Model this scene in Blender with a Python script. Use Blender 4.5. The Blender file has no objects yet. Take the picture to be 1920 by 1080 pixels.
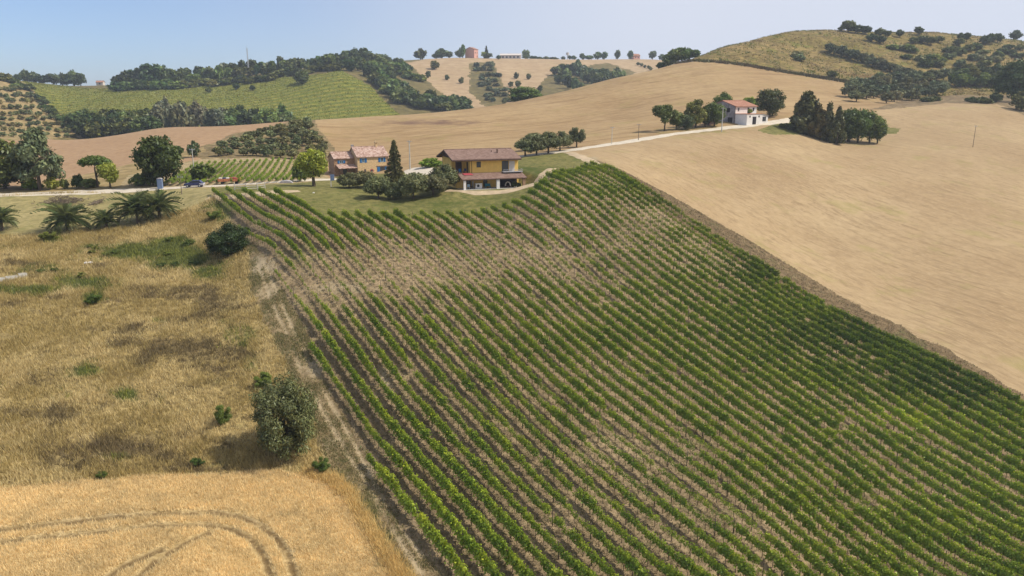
import bpy, math, random
import numpy as np
rng = np.random.default_rng(7)
R = math.radians
C = bpy.context.scene.collection
scene = bpy.context.scene

# ------------------------------------------------------------ camera, sky, sun, exposure
CZ = 45.0                        # height of the drone above the scene's zero level
PITCH = R(14.0)
HAZE = 0.00019                   # density of the summer haze
FPX = 1400.0                     # focal length in pixels of a 1920 wide frame
cp, sp = math.cos(PITCH), math.sin(PITCH)
cam_d = bpy.data.cameras.new('camera')
cam = bpy.data.objects.new('camera', cam_d)
C.objects.link(cam)
cam.location = (0, 0, CZ)
cam.rotation_euler = (R(90) - PITCH, 0, 0)
cam_d.sensor_width = 36
cam_d.lens = 36 * FPX / 1920
cam_d.clip_start = 0.5
cam_d.clip_end = 60000
scene.camera = cam

SUN_EL, SUN_AZ = 50.0, 93.0      # azimuth clockwise from +Y (the view direction)
world = bpy.data.worlds.new('World')
scene.world = world
world.use_nodes = True
wn = world.node_tree
sky = wn.nodes.new('ShaderNodeTexSky')
sky.sky_type = 'NISHITA'
sky.sun_disc = False
sky.sun_elevation = R(SUN_EL)
sky.sun_rotation = R(360 - SUN_AZ)
sky.altitude = 100
sky.air_density = 0.7
sky.dust_density = 0.8
sky.ozone_density = 6.0
wn.nodes['Background'].inputs['Strength'].default_value = 0.10
# a thin veil of high cloud covers the sky's sunward side and thins out to blue on the left
tcw = wn.nodes.new('ShaderNodeTexCoord'); sxw = wn.nodes.new('ShaderNodeSeparateXYZ'); wn.links.new(tcw.outputs['Generated'], sxw.inputs[0])
nzw = wn.nodes.new('ShaderNodeTexNoise'); nzw.inputs['Scale'].default_value = 2.2; nzw.inputs['Detail'].default_value = 4; wn.links.new(tcw.outputs['Generated'], nzw.inputs['Vector'])
adw = wn.nodes.new('ShaderNodeMath'); adw.operation = 'MULTIPLY_ADD'; wn.links.new(nzw.outputs['Fac'], adw.inputs[0]); adw.inputs[1].default_value = .25; wn.links.new(sxw.outputs['X'], adw.inputs[2])
mrw = wn.nodes.new('ShaderNodeMapRange'); mrw.interpolation_type = 'SMOOTHSTEP'; wn.links.new(adw.outputs[0], mrw.inputs[0])
for k_, v_ in ((1, -.42), (2, .34), (3, .08), (4, .95)): mrw.inputs[k_].default_value = v_
mxw = wn.nodes.new('ShaderNodeMix'); mxw.data_type = 'RGBA'; wn.links.new(mrw.outputs[0], mxw.inputs[0]); wn.links.new(sky.outputs['Color'], mxw.inputs[6]); mxw.inputs[7].default_value = (5.3, 5.6, 6.45, 1)
wn.links.new(mxw.outputs[2], wn.nodes['Background'].inputs['Color'])
sun_d = bpy.data.lights.new('sun', 'SUN')
sun_d.energy = 3.85
sun_d.angle = R(0.6)
sun_d.color = (1.0, 0.94, 0.84)
sun = bpy.data.objects.new('sun', sun_d)
C.objects.link(sun)
sun.location = (60, -40, 150)
sun.rotation_euler = (R(90 - SUN_EL), 0, R(180 - SUN_AZ))
scene.view_settings.view_transform = 'Standard'
scene.view_settings.look = 'None'
scene.view_settings.exposure = 0.45
scene.view_settings.gamma = 1.0
scene.view_settings.use_curve_mapping = False

# ------------------------------------------------------------ helpers: survey maths
def survey(px, py, t):
    """pixel of the 1920x1080 photograph and distance along the view axis -> world point"""
    a = (np.asarray(px, float) - 960) / FPX
    b = -(np.asarray(py, float) - 540) / FPX
    return np.stack([t * a, t * (cp + b * sp), t * (-sp + b * cp) + CZ], -1)

def to_px(X, Y, Z):
    t = Y * cp - (Z - CZ) * sp
    return 960 + FPX * X / t, 540 - FPX * (Y * sp + (Z - CZ) * cp) / t, t

NX, NY = 0.812, 0.584            # plan normal of the vine rows, and their direction
DX, DY = -0.584, 0.812
C0, PITCH_ROW = 29.2, 2.2
def trow(px, py, n):
    a = (px - 960) / FPX; b = -(py - 540) / FPX
    return (C0 + n * PITCH_ROW) / (a * NX + (cp + b * sp) * NY)

ROWPTS = [(852,1075,0),(1018,1075,3),(1175,1075,6),(1380,1075,10),(717,904,0),(713,844,1),(625,663,2),(703,665,4),(880,663,9),
          (552,562,2),(503,463,3),(402,365,4),(523,425,5),(537,363,9),(622,412,9),(703,477,9),(675,400,12),(757,403,15),(857,403,19),
          (939,393,23),(1003,357,27),(1063,330,32),(1132,317,38),(1220,368,38),(1400,487,38),(1600,613,38),(1750,684,38),(1900,763,38),
          (1120,545,22.5),(1120,705,15.5),(1120,852,10.3),(1600,818,26),(1600,980,19.5),(1350,760,20.5),(1300,560,28.5),(950,520,17)]
CTRL = [(x, y, trow(x, y, n)) for x, y, n in ROWPTS]
CTRL += [(300,1400,47),(960,1400,50),(1700,1400,55),(-400,1080,58),(-400,1400,46),(2350,1400,58),(1920,1080,76),(1920,955,86.6),(1920,1185,68.1),(1750,851,94.4),(2350,1200,71.8),(2350,1000,86),
 (0,1080,60),(350,1080,61),(700,1080,64),(0,900,71),(300,900,73),(600,890,76),(0,750,84),(300,750,85),(-400,750,84),(0,620,98),(300,620,98),
 (480,600,99),(0,520,113),(250,500,117),(430,475,121),(0,440,132),(220,430,134),(380,400,139),(-400,440,132),(0,400,146),(200,395,147),
 (0,368,158),(200,363,159),(330,355,160),(-400,370,160),(420,350,162),(620,345,165),
 (60,345,178),(-400,345,185),(200,335,180),(350,335,178),(500,335,178),(250,310,205),(400,300,208),(550,305,205),(100,320,215),(0,300,240),(-400,290,250),
 (0,267,290),(150,262,300),(300,240,330),(430,238,325),(400,280,232),(500,285,228),(600,290,222),(450,255,258),(570,240,270),(590,226,300),
 (300,252,390),(150,268,370),(440,250,390),(-400,268,360),
 (100,215,520),(200,200,520),(400,225,480),(600,243,470),(740,245,480),(300,170,600),(100,160,620),(40,153,620),(170,166,640),(480,153,620),(640,138,600),(700,168,580),(745,217,520),
 (0,235,360),(60,200,430),(0,172,480),(-400,200,420),(-400,155,560),(20,153,560),
 (300,156,680),(450,140,690),(560,132,700),(640,122,720),(100,160,700),(190,160,720),(850,108,850),(1000,110,900),(1150,111,930),(1240,112,940),(760,113,830),(-400,150,700),
 (800,150,700),(860,190,600),(930,200,580),(900,130,760),(1000,140,760),(1040,172,640),(1100,165,680),(1200,128,850),(780,190,570),
 (860,240,450),(1010,218,470),(1150,192,490),(1310,172,520),(700,245,410),(1240,155,620),
 (-400,200,1050),(200,200,1050),(800,195,1150),(1300,190,1150),(1900,180,1100),(2350,180,1100),(-400,200,1500),(800,200,1500),(1900,200,1500),
 (640,300,215),(670,335,189),(620,338,180),(700,280,240),(640,250,270),(700,218,330),(860,206,345),(1010,182,362),(1150,147,385),(1310,114,405),
 (860,260,255),(1000,240,280),(1150,200,320),(1300,160,350),(1450,175,335),(1450,132,395),(1600,157,385),(1550,185,340),(900,290,212),(1060,284,195),(1000,292,186),
 (900,357,150),(850,350,152),(960,345,154),(1040,312,168),(780,325,172),(800,300,200),(740,372,147),
 (1150,270,208),(1250,253,227),(1350,241,243),(1420,232,253),(1490,226,262),
 (1300,300,193),(1300,350,174),(1500,350,186),(1500,450,157),(1700,450,162),(1700,550,137),(1920,600,127),(1920,450,165),(1920,300,232),(1700,300,225),
 (1560,253,262),(1660,250,268),(1650,206,300),(1770,195,325),(1870,195,322),(1920,216,300),(2350,350,240),(2350,700,128),
 (1700,192,350),(1780,182,365),(1870,187,368),(1650,168,388),(1800,152,420),(1900,152,420),(1500,102,455),(1570,56,520),(1420,72,490),(1310,106,440),(1350,90,462),(1480,59,508),(1700,92,480),
 (1750,60,545),(1900,74,560),(1900,112,490),(2350,92,560),(2350,180,400),(1570,110,620),(1900,120,680),(1420,125,600)]
CTRL = np.array(CTRL)
_P = survey(CTRL[:,0], CTRL[:,1], CTRL[:,2])
def _uv(X, Y):
    return np.stack([np.clip(X / Y, -1.7, 1.7) * 2.2, np.log(Y) * 1.5], -1)
_c = _uv(_P[:,0], _P[:,1]); _s = (_P[:,2] - CZ) / _P[:,1]
def _tps(d2):
    return 0.5 * d2 * np.log(np.maximum(d2, 1e-12))
_n = len(_c)
_A = np.zeros((_n + 3, _n + 3))
_A[:_n,:_n] = _tps(((_c[:,None] - _c[None])**2).sum(-1)) + np.eye(_n) * 2e-3
_A[:_n,_n] = 1; _A[:_n,_n+1:] = _c; _A[_n,:_n] = 1; _A[_n+1:,:_n] = _c.T
_w = np.linalg.solve(_A, np.concatenate([_s, np.zeros(3)]))
def _hash(i, j, k):
    h = (i * 374761393 + j * 668265263 + k * 974711) & 0x7fffffff
    h = ((h ^ (h >> 13)) * 1274126177) & 0x7fffffff
    return ((h ^ (h >> 16)) & 0xffff) / 65535.0
def vnoise(x, y, seed=0):
    """smooth value noise, 0..1"""
    x = np.asarray(x, float); y = np.asarray(y, float)
    i = np.floor(x).astype(np.int64); j = np.floor(y).astype(np.int64)
    f = x - i; g = y - j
    f = f * f * (3 - 2 * f); g = g * g * (3 - 2 * g)
    a = _hash(i, j, seed); b = _hash(i + 1, j, seed); c = _hash(i, j + 1, seed); d = _hash(i + 1, j + 1, seed)
    return (a * (1 - f) + b * f) * (1 - g) + (c * (1 - f) + d * f) * g
def fbm(x, y, seed=0, o=3):
    s = 0; a = 1; n = 0
    for k in range(o):
        s = s + a * vnoise(x * 2**k, y * 2**k, seed + k * 17); n += a; a *= .5
    return s / n
PADS = []                        # level terraces cut for buildings: x, y, angle, x0, x1, y0, y1, z, slope width
def terr(X, Y):
    X = np.atleast_1d(np.asarray(X, float)); Y = np.atleast_1d(np.asarray(Y, float))
    out = np.empty(X.shape)
    fx, fy, fo = X.ravel(), Y.ravel(), out.ravel()
    for s in range(0, len(fx), 20000):
        q = _uv(fx[s:s+20000], fy[s:s+20000])
        d2 = (q**2).sum(1)[:,None] + (_c**2).sum(1)[None] - 2 * q @ _c.T
        np.maximum(d2, 1e-12, out=d2)
        v = (0.5 * d2 * np.log(d2)) @ _w[:_n] + _w[_n] + q @ _w[_n+1:]
        fo[s:s+20000] = v * fy[s:s+20000] + CZ
    out = fo.reshape(X.shape)
    near = np.clip((150 - Y) / 40, 0, 1)
    near = near * np.where(X * NX + Y * NY > 28.5, .3, 1.)
    out = out + near * (0.5 * (fbm(X / 9, Y / 9, 3) - .5) + 0.16 * (vnoise(X / 1.6, Y / 1.6, 9) - .5))
    for (hx, hy, an, x0, x1, y0, y1, z, w) in PADS:
        c, s = math.cos(an), math.sin(an); lx = (X - hx) * c + (Y - hy) * s; ly = -(X - hx) * s + (Y - hy) * c
        d = np.hypot(np.maximum(np.maximum(x0 - lx, lx - x1), 0), np.maximum(np.maximum(y0 - ly, ly - y1), 0))
        f = np.clip(1 - d / w, 0, 1); f = f * f * (3 - 2 * f)
        out = out * (1 - f) + z * f
    return out
def at(px, py, tmin=45, tmax=1200):
    """where the line of sight through a pixel first meets the ground beyond tmin"""
    ts = np.exp(np.linspace(math.log(tmin), math.log(tmax), 500))
    P = survey(px, py, ts)
    gap = P[:,2] - terr(P[:,0], P[:,1])
    hit = np.nonzero((gap[:-1] > 0) & (gap[1:] <= 0))[0]
    if len(hit):
        i = hit[0]; f = gap[i] / (gap[i] - gap[i+1]); t = ts[i] + f * (ts[i+1] - ts[i])
    else:
        i = int(np.argmin(np.abs(gap))); t = ts[i]
    p = survey(px, py, t)
    p[2] = terr(p[0], p[1])[0]
    return p, t
HOUSE_P = at(869, 356, 100)[0]
PADS.append((HOUSE_P[0], HOUSE_P[1], R(20), -1.5, 14.2, -1.0, 14.5, HOUSE_P[2] - .04, 3.))
def stand(px, t):
    """ground point straight ahead of image column px at distance t"""
    a = (px - 960) / FPX
    z = 0.
    for _ in range(6):
        Y = (t + z * sp) / cp
        z = terr(t * a, Y)[0] - CZ
    return np.array([t * a, Y, z + CZ])

# ------------------------------------------------------------ helpers: objects
def tag(o, label=None, cat=None, group=None, kind=None):
    if label: o['label'] = label
    if cat: o['category'] = cat
    if group: o['group'] = group
    if kind: o['kind'] = kind
    return o
def empty(name, loc, rz=0., sc=1.):
    o = bpy.data.objects.new(name, None); C.objects.link(o)
    o.location = loc; o.rotation_euler = (0, 0, rz)
    o.scale = (sc, sc, sc) if not isinstance(sc, (tuple, list)) else sc
    o.empty_display_size = .3
    return o
def mesh_np(name, V, F, mats, smooth=False, col=None, mat_idx=None):
    """V (n,3); F (m,k) all faces with k corners; col (n,3) vertex tone"""
    me = bpy.data.meshes.new(name)
    V = np.asarray(V, np.float32); F = np.asarray(F, np.int32)
    m, k = F.shape
    me.vertices.add(len(V)); me.vertices.foreach_set('co', V.ravel())
    me.loops.add(m * k); me.loops.foreach_set('vertex_index', F.ravel())
    me.polygons.add(m); me.polygons.foreach_set('loop_start', np.arange(0, m * k, k, dtype=np.int32))
    if smooth: me.polygons.foreach_set('use_smooth', np.ones(m, bool))
    for q in (mats if isinstance(mats, (list, tuple)) else [mats]): me.materials.append(q)
    if mat_idx is not None: me.polygons.foreach_set('material_index', np.asarray(mat_idx, np.int32))
    if col is not None:
        at_ = me.attributes.new('tone', 'FLOAT_COLOR', 'POINT')
        c4 = np.ones((len(V), 4), np.float32); c4[:,:3] = col
        at_.data.foreach_set('color', c4.ravel())
    me.update(calc_edges=True)
    return me
def link(name, me, parent=None, loc=None):
    o = bpy.data.objects.new(name, me); C.objects.link(o)
    if parent: o.parent = parent
    if loc is not None: o.location = loc
    return o
class MB:
    """collects boxes, slabs and tubes into one mesh"""
    def __init__(s): s.v = []; s.f = []
    def add(s, vs, fs):
        n = len(s.v); s.v += [tuple(map(float, p)) for p in vs]; s.f += [tuple(n + i for i in f) for f in fs]; return s
    def box(s, x0, x1, y0, y1, z0, z1):
        return s.add([(x0,y0,z0),(x1,y0,z0),(x1,y1,z0),(x0,y1,z0),(x0,y0,z1),(x1,y0,z1),(x1,y1,z1),(x0,y1,z1)],
                     [(0,3,2,1),(4,5,6,7),(0,1,5,4),(1,2,6,5),(2,3,7,6),(3,0,4,7)])
    def hexa(s, p):
        return s.add(p, [(0,3,2,1),(4,5,6,7),(0,1,5,4),(1,2,6,5),(2,3,7,6),(3,0,4,7)])
    def slab(s, q, th):
        """quad q (4 points) thickened downward by th"""
        lo = [(x, y, z - th) for x, y, z in q]
        return s.hexa(lo + list(q))
    def prism(s, poly, y0, y1):
        """polygon in x,z extruded along y"""
        n = len(poly)
        vs = [(x, y0, z) for x, z in poly] + [(x, y1, z) for x, z in poly]
        fs = [tuple(range(n)), tuple(range(2*n-1, n-1, -1))] + [(i, n+i, n+(i+1) % n, (i+1) % n) for i in range(n)]
        return s.add(vs, fs)
    def prism_x(s, poly, x0, x1):
        """polygon in y,z extruded along x"""
        n = len(poly)
        vs = [(x0, y, z) for y, z in poly] + [(x1, y, z) for y, z in poly]
        fs = [tuple(range(n)), tuple(range(2*n-1, n-1, -1))] + [(i, n+i, n+(i+1) % n, (i+1) % n) for i in range(n)]
        return s.add(vs, fs)
    def tube(s, pts, rad, n=6):
        pts = [np.array(p, float) for p in pts]
        rad = rad if isinstance(rad, (list, tuple)) else [rad] * len(pts)
        base = len(s.v)
        for i, p in enumerate(pts):
            d = pts[min(i+1, len(pts)-1)] - pts[max(i-1, 0)]; d = d / (np.linalg.norm(d) + 1e-9)
            u = np.cross(d, (0, 0, 1) if abs(d[2]) < .9 else (1, 0, 0)); u /= np.linalg.norm(u); w = np.cross(d, u)
            for k in range(n):
                a = 2 * math.pi * k / n
                s.v.append(tuple(p + rad[i] * (u * math.cos(a) + w * math.sin(a))))
        for i in range(len(pts) - 1):
            for k in range(n):
                a = base + i*n + k; b = base + i*n + (k+1) % n
                s.f.append((a, b, b + n, a + n))
        s.f.append(tuple(base + k for k in range(n))[::-1]); s.f.append(tuple(base + (len(pts)-1)*n + k for k in range(n)))
        return s
    def build(s, name, mat, parent=None, bevel=0):
        me = bpy.data.meshes.new(name)
        me.from_pydata(s.v, [], s.f); me.materials.append(mat); me.update()
        o = link(name, me, parent)
        if bevel:
            b = o.modifiers.new('bevel', 'BEVEL'); b.width = bevel; b.segments = 2; b.limit_method = 'ANGLE'
        return o
# ------------------------------------------------------------ materials
def new_mat(name):
    m = bpy.data.materials.new(name); m.use_nodes = True
    nt = m.node_tree; b = nt.nodes['Principled BSDF']
    b.inputs['Roughness'].default_value = .9
    b.inputs['Specular IOR Level'].default_value = .15
    return m, nt, b
def N(nt, t, **kw):
    n = nt.nodes.new(t)
    for k, v in kw.items():
        if k in n.inputs: n.inputs[k].default_value = v
        else: setattr(n, k, v)
    return n
def L(nt, a, b): nt.links.new(a, b)
def mixc(nt, f, a, b, mode='MIX'):
    n = nt.nodes.new('ShaderNodeMix'); n.data_type = 'RGBA'; n.blend_type = mode; n.clamp_factor = True
    for s, v in ((n.inputs[0], f), (n.inputs[6], a), (n.inputs[7], b)):
        if hasattr(v, 'is_linked'): nt.links.new(v, s)
        else: s.default_value = v if not isinstance(v, tuple) else (*v, 1) if len(v) == 3 else v
    return n.outputs[2]
def noise(nt, vec, scale, detail=4, rough=.6):
    n = N(nt, 'ShaderNodeTexNoise', Scale=scale, Detail=detail, Roughness=rough)
    L(nt, vec, n.inputs['Vector']); return n.outputs['Fac']
def ramp(nt, fac, lo, hi):
    n = nt.nodes.new('ShaderNodeMapRange'); n.inputs[1].default_value = lo; n.inputs[2].default_value = hi
    L(nt, fac, n.inputs[0]); return n.outputs[0]
def attr(nt, name, out='Fac'):
    n = nt.nodes.new('ShaderNodeAttribute'); n.attribute_name = name; return n.outputs[out]
def mul(nt, a, b):
    n = nt.nodes.new('ShaderNodeMath'); n.operation = 'MULTIPLY'
    for i, v in enumerate((a, b)):
        if hasattr(v, 'is_linked'): nt.links.new(v, n.inputs[i])
        else: n.inputs[i].default_value = v
    return n.outputs[0]
def plain(name, col, rough=.85, spec=.2, var=.12, scale=3., bump=0.):
    m, nt, b = new_mat(name)
    tc = N(nt, 'ShaderNodeTexCoord').outputs['Object']
    f = noise(nt, tc, scale, 5)
    d = tuple(c * (1 - var * 2) for c in col); l = tuple(min(1, c * (1 + var)) for c in col)
    L(nt, mixc(nt, ramp(nt, f, .3, .7), d, l), b.inputs['Base Color'])
    b.inputs['Roughness'].default_value = rough; b.inputs['Specular IOR Level'].default_value = spec
    if bump:
        bp = N(nt, 'ShaderNodeBump', Strength=bump); L(nt, f, bp.inputs['Height']); L(nt, bp.outputs[0], b.inputs['Normal'])
    return m
def lines(nt, tc, c, col, period, ang, amt):
    mp = N(nt, 'ShaderNodeMapping'); mp.inputs['Rotation'].default_value = (0, 0, -ang); L(nt, tc, mp.inputs['Vector'])
    w = N(nt, 'ShaderNodeTexWave', Scale=.314 / period, Distortion=1.2, Detail=3); w.bands_direction = 'Y'; w.inputs['Detail Scale'].default_value = .4; L(nt, mp.outputs[0], w.inputs['Vector'])
    return mixc(nt, mul(nt, ramp(nt, w.outputs['Fac'], .3, .75), amt), c, col)
def ground(name, dark, mid, light, big=.05, fine=1.2, streak=0., ang=0., green=(.09,.11,.03), greenamt=0., stretch=12., bump=.5, sscale=.5, rut=None, rows=None, fineamt=1., darkc=(.11,.075,.04), palec=(.38,.3,.185)):
    """field surface: two sizes of mottling, optional drilling streaks along ang, patches from the surveyed attributes"""
    m, nt, b = new_mat(name)
    tc = N(nt, 'ShaderNodeTexCoord').outputs['Object']
    f1 = noise(nt, tc, big, 5, .62); f2 = noise(nt, tc, fine, 6, .7)
    c = mixc(nt, ramp(nt, f1, .35, .66), mid, light)
    c = mixc(nt, mul(nt, ramp(nt, f2, .62, .36), fineamt), c, dark)
    if streak:
        mp = N(nt, 'ShaderNodeMapping'); mp.inputs['Rotation'].default_value = (0, 0, -ang)
        mp2 = N(nt, 'ShaderNodeMapping'); mp2.inputs['Scale'].default_value = (1 / stretch, 1, 1)
        L(nt, tc, mp.inputs['Vector']); L(nt, mp.outputs[0], mp2.inputs['Vector'])
        s1 = noise(nt, mp2.outputs[0], sscale, 6, .65); s2 = noise(nt, mp2.outputs[0], sscale * 5, 3, .5)
        c = mixc(nt, mul(nt, ramp(nt, s1, .48, .72), streak), c, dark)
        c = mixc(nt, mul(nt, ramp(nt, s2, .52, .7), streak * .8), c, light)
    if greenamt:
        g = noise(nt, tc, big * 3.1, 5, .65)
        c = mixc(nt, mul(nt, ramp(nt, g, .56, .72), greenamt), c, green)
    n3 = noise(nt, tc, fine * .45, 4, .7)
    if rows: c = lines(nt, tc, c, *rows)
    def patch(c, nm, colr):
        v = attr(nt, nm)
        ad = nt.nodes.new('ShaderNodeMath'); ad.operation = 'MULTIPLY_ADD'; L(nt, n3, ad.inputs[0]); ad.inputs[1].default_value = 1.4; ad.inputs[2].default_value = -.7
        a2 = nt.nodes.new('ShaderNodeMath'); a2.operation = 'ADD'; L(nt, v, a2.inputs[0]); L(nt, mul(nt, ad.outputs[0], ramp(nt, v, .02, .3)), a2.inputs[1])
        return mixc(nt, ramp(nt, a2.outputs[0], .25, .7), c, mixc(nt, f2, colr, tuple(x * .6 for x in colr)))
    c = patch(c, 'darkp', darkc); c = patch(c, 'green', green); c = patch(c, 'palep', palec)
    if rut is not None:
        r = attr(nt, 'rut'); c = mixc(nt, mul(nt, ramp(nt, r, .25, .8), ramp(nt, n3, .25, .5)), c, rut)
    L(nt, c, b.inputs['Base Color'])
    if bump:
        bp = N(nt, 'ShaderNodeBump', Strength=bump, Distance=.25); L(nt, f2, bp.inputs['Height']); L(nt, bp.outputs[0], b.inputs['Normal'])
    b.inputs['Specular IOR Level'].default_value = .05
    return m
def leafy(name, col, trans=.25, rnd=.35, hue=.03):
    """foliage: tone per leaf, tint per plant, light passing through the blade"""
    m, nt, b = new_mat(name)
    nt.nodes.remove(b); out = nt.nodes['Material Output']
    oi = N(nt, 'ShaderNodeObjectInfo')
    c = mixc(nt, 1., (*col,), attr(nt, 'tone', 'Color'), 'MULTIPLY')
    c = mixc(nt, 1., c, oi.outputs['Color'], 'MULTIPLY')
    hs = N(nt, 'ShaderNodeHueSaturation'); L(nt, c, hs.inputs['Color'])
    mr = N(nt, 'ShaderNodeMapRange'); L(nt, oi.outputs['Random'], mr.inputs[0]); mr.inputs[3].default_value = 1 - rnd; mr.inputs[4].default_value = 1 + rnd
    L(nt, mr.outputs[0], hs.inputs['Value'])
    m2 = N(nt, 'ShaderNodeMapRange'); L(nt, oi.outputs['Random'], m2.inputs[0]); m2.inputs[3].default_value = .5 + hue; m2.inputs[4].default_value = .5 - hue
    L(nt, m2.outputs[0], hs.inputs['Hue'])
    d = N(nt, 'ShaderNodeBsdfDiffuse'); L(nt, hs.outputs[0], d.inputs['Color'])
    t = N(nt, 'ShaderNodeBsdfTranslucent'); L(nt, hs.outputs[0], t.inputs['Color'])
    g = N(nt, 'ShaderNodeBsdfGlossy', Roughness=.45); g.inputs['Color'].default_value = (.6, .65, .6, 1)
    mx = N(nt, 'ShaderNodeMixShader'); mx.inputs[0].default_value = trans; L(nt, d.outputs[0], mx.inputs[1]); L(nt, t.outputs[0], mx.inputs[2])
    mg = N(nt, 'ShaderNodeMixShader'); mg.inputs[0].default_value = .03; L(nt, mx.outputs[0], mg.inputs[1]); L(nt, g.outputs[0], mg.inputs[2])
    L(nt, mg.outputs[0], out.inputs['Surface'])
    return m
ROWANG = math.atan2(DY, DX)
M = {}
M['wheat'] = ground('wheat_ground', (.34,.24,.1), (.54,.4,.19), (.62,.48,.26), big=.12, fine=2.2, rut=(.15,.1,.045))
M['meadow'] = ground('meadow_ground', (.12,.088,.038), (.3,.22,.085), (.4,.3,.13), big=.1, fine=1.1, green=(.12,.13,.035), greenamt=.35)
M['track'] = ground('track_earth', (.14,.1,.05), (.25,.185,.1), (.34,.26,.15), big=.16, fine=1.4, green=(.13,.13,.045), greenamt=.6, rut=(.36,.28,.17))
M['vine_soil'] = ground('vineyard_earth', (.115,.086,.05), (.245,.178,.1), (.345,.252,.145), big=.11, fine=1.5, green=(.14,.15,.045), greenamt=.5, darkc=(.15,.115,.065))
M['verge'] = ground('verge_earth', (.1,.068,.036), (.165,.115,.062), (.23,.165,.09), big=.09, fine=1., streak=.6, ang=ROWANG, stretch=30, green=(.11,.12,.04), greenamt=.5)
M['lawn'] = ground('lawn_grass', (0.085,0.085,0.026), (0.153,0.145,0.045), (0.221,0.187,0.068), big=.08, fine=.9, green=(0.076,0.098,0.022), greenamt=.7, bump=.3)
M['paddock'] = ground('paddock_grass', (0.18,0.153,0.064), (0.279,0.234,0.098), (0.36,0.288,0.132), big=.06, fine=.7, green=(0.153,0.162,0.051), greenamt=.6, bump=.3, streak=.5, ang=.05, sscale=.3)
M['stubble'] = ground('stubble_field', (.2,.135,.072), (.3,.207,.11), (.39,.285,.157), big=.028, fine=.5, streak=.8, ang=ROWANG - .04, green=(.25,.215,.075), greenamt=.65, stretch=30, sscale=.75, bump=.2, fineamt=.4)
M['stubble_hill'] = ground('stubble_hill', (.185,.115,.055), (.28,.185,.09), (.375,.265,.135), big=.02, fine=.35, streak=.95, ang=R(24), green=(.22,.185,.059), greenamt=.5, stretch=20, sscale=.22, bump=.2, fineamt=.45, darkc=(.19,.115,.075))
M['plough'] = ground('ploughed_field', (.25,.155,.083), (.33,.213,.116), (.37,.245,.138), big=.02, fine=.5, streak=.4, ang=R(70), stretch=20, sscale=.4, bump=.3)
M['grove'] = ground('grove_ground', (.1,.075,.035), (.19,.14,.07), (.3,.22,.11), big=.06, fine=.5, green=(.1,.11,.035), greenamt=.5)
M['young_vines'] = ground('young_vineyard', (.19,.15,.075), (.34,.255,.14), (.42,.32,.18), big=.06, fine=.8, green=(.13,.15,.04), greenamt=.5)
M['scrub'] = ground('scrub_hill', (.085,.062,.022), (.17,.135,.03), (.3,.21,.085), big=.035, fine=.28, streak=.75, ang=R(160), stretch=5, sscale=.16, green=(.125,.135,.02), greenamt=.95, darkc=(.17,.095,.045), bump=.8)
M['bank'] = ground('bank_earth', (.09,.065,.035), (.18,.125,.07), (.3,.22,.12), big=.06, fine=.4, green=(.1,.105,.035), greenamt=.6)
M['green_hill'] = ground('green_hill', (.11,.115,.02), (.2,.19,.03), (.25,.215,.045), big=.02, fine=.25, streak=.45, ang=R(100), stretch=10, sscale=.25, green=(.14,.16,.025), greenamt=.4, bump=.3, rows=((.085,.11,.018), 8., R(35), .75))
M['far_olive'] = ground('far_olive_ground', (0.17,0.124,0.055), (0.306,0.22,0.101), (0.357,0.266,0.125), big=.03, fine=.25, green=(0.17,0.149,0.047), greenamt=.5)
M['far_stubble'] = ground('far_stubble', (0.281,0.193,0.107), (0.365,0.258,0.148), (0.399,0.291,0.172), big=.012, fine=.12, streak=.3, ang=R(60), stretch=15, sscale=.1, green=(0.255,0.213,0.09), greenamt=.35, bump=.2)
M['far_scrub'] = ground('far_scrub', (0.075,0.064,0.026), (0.15,0.12,0.046), (0.21,0.158,0.065), big=.02, fine=.2, green=(0.083,0.09,0.023), greenamt=.7)
M['gravel'] = plain('gravel_road', (.52,.45,.345), var=.1, scale=.6)
M['path'] = plain('earth_path', (.42,.32,.2), var=.15, scale=.7)
M['plain'] = plain('distant_ground', (.25,.21,.12), var=.2, scale=.002)
M['leaf'] = leafy('leaf_dark', (.09,.1,.024), .25)
M['leaf_mid'] = leafy('leaf_mid', (.125,.155,.034), .3)
M['leaf_light'] = leafy('leaf_light', (.25,.29,.04), .4)
M['olive'] = leafy('leaf_olive', (.165,.168,.075), .15, rnd=.2)
M['needle'] = leafy('needle_dark', (.088,.09,.036), .1)
M['vine'] = leafy('leaf_vine', (.225,.3,.03), .36, rnd=.2, hue=.012)
M['palm'] = leafy('leaf_palm', (.12,.145,.06), .2, rnd=.25)
M['grass'] = leafy('dry_grass', (1, 1, 1), .3, rnd=0, hue=0)
M['bark'] = plain('bark', (.12,.09,.06), var=.3, scale=4)
M['dead'] = plain('dead_wood', (.17,.13,.09), var=.3, scale=3)
M['post'] = plain('post_wood', (.22,.17,.12), var=.3, scale=3)
M['concrete'] = plain('concrete', (.5,.48,.43), var=.12, scale=2)
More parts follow.
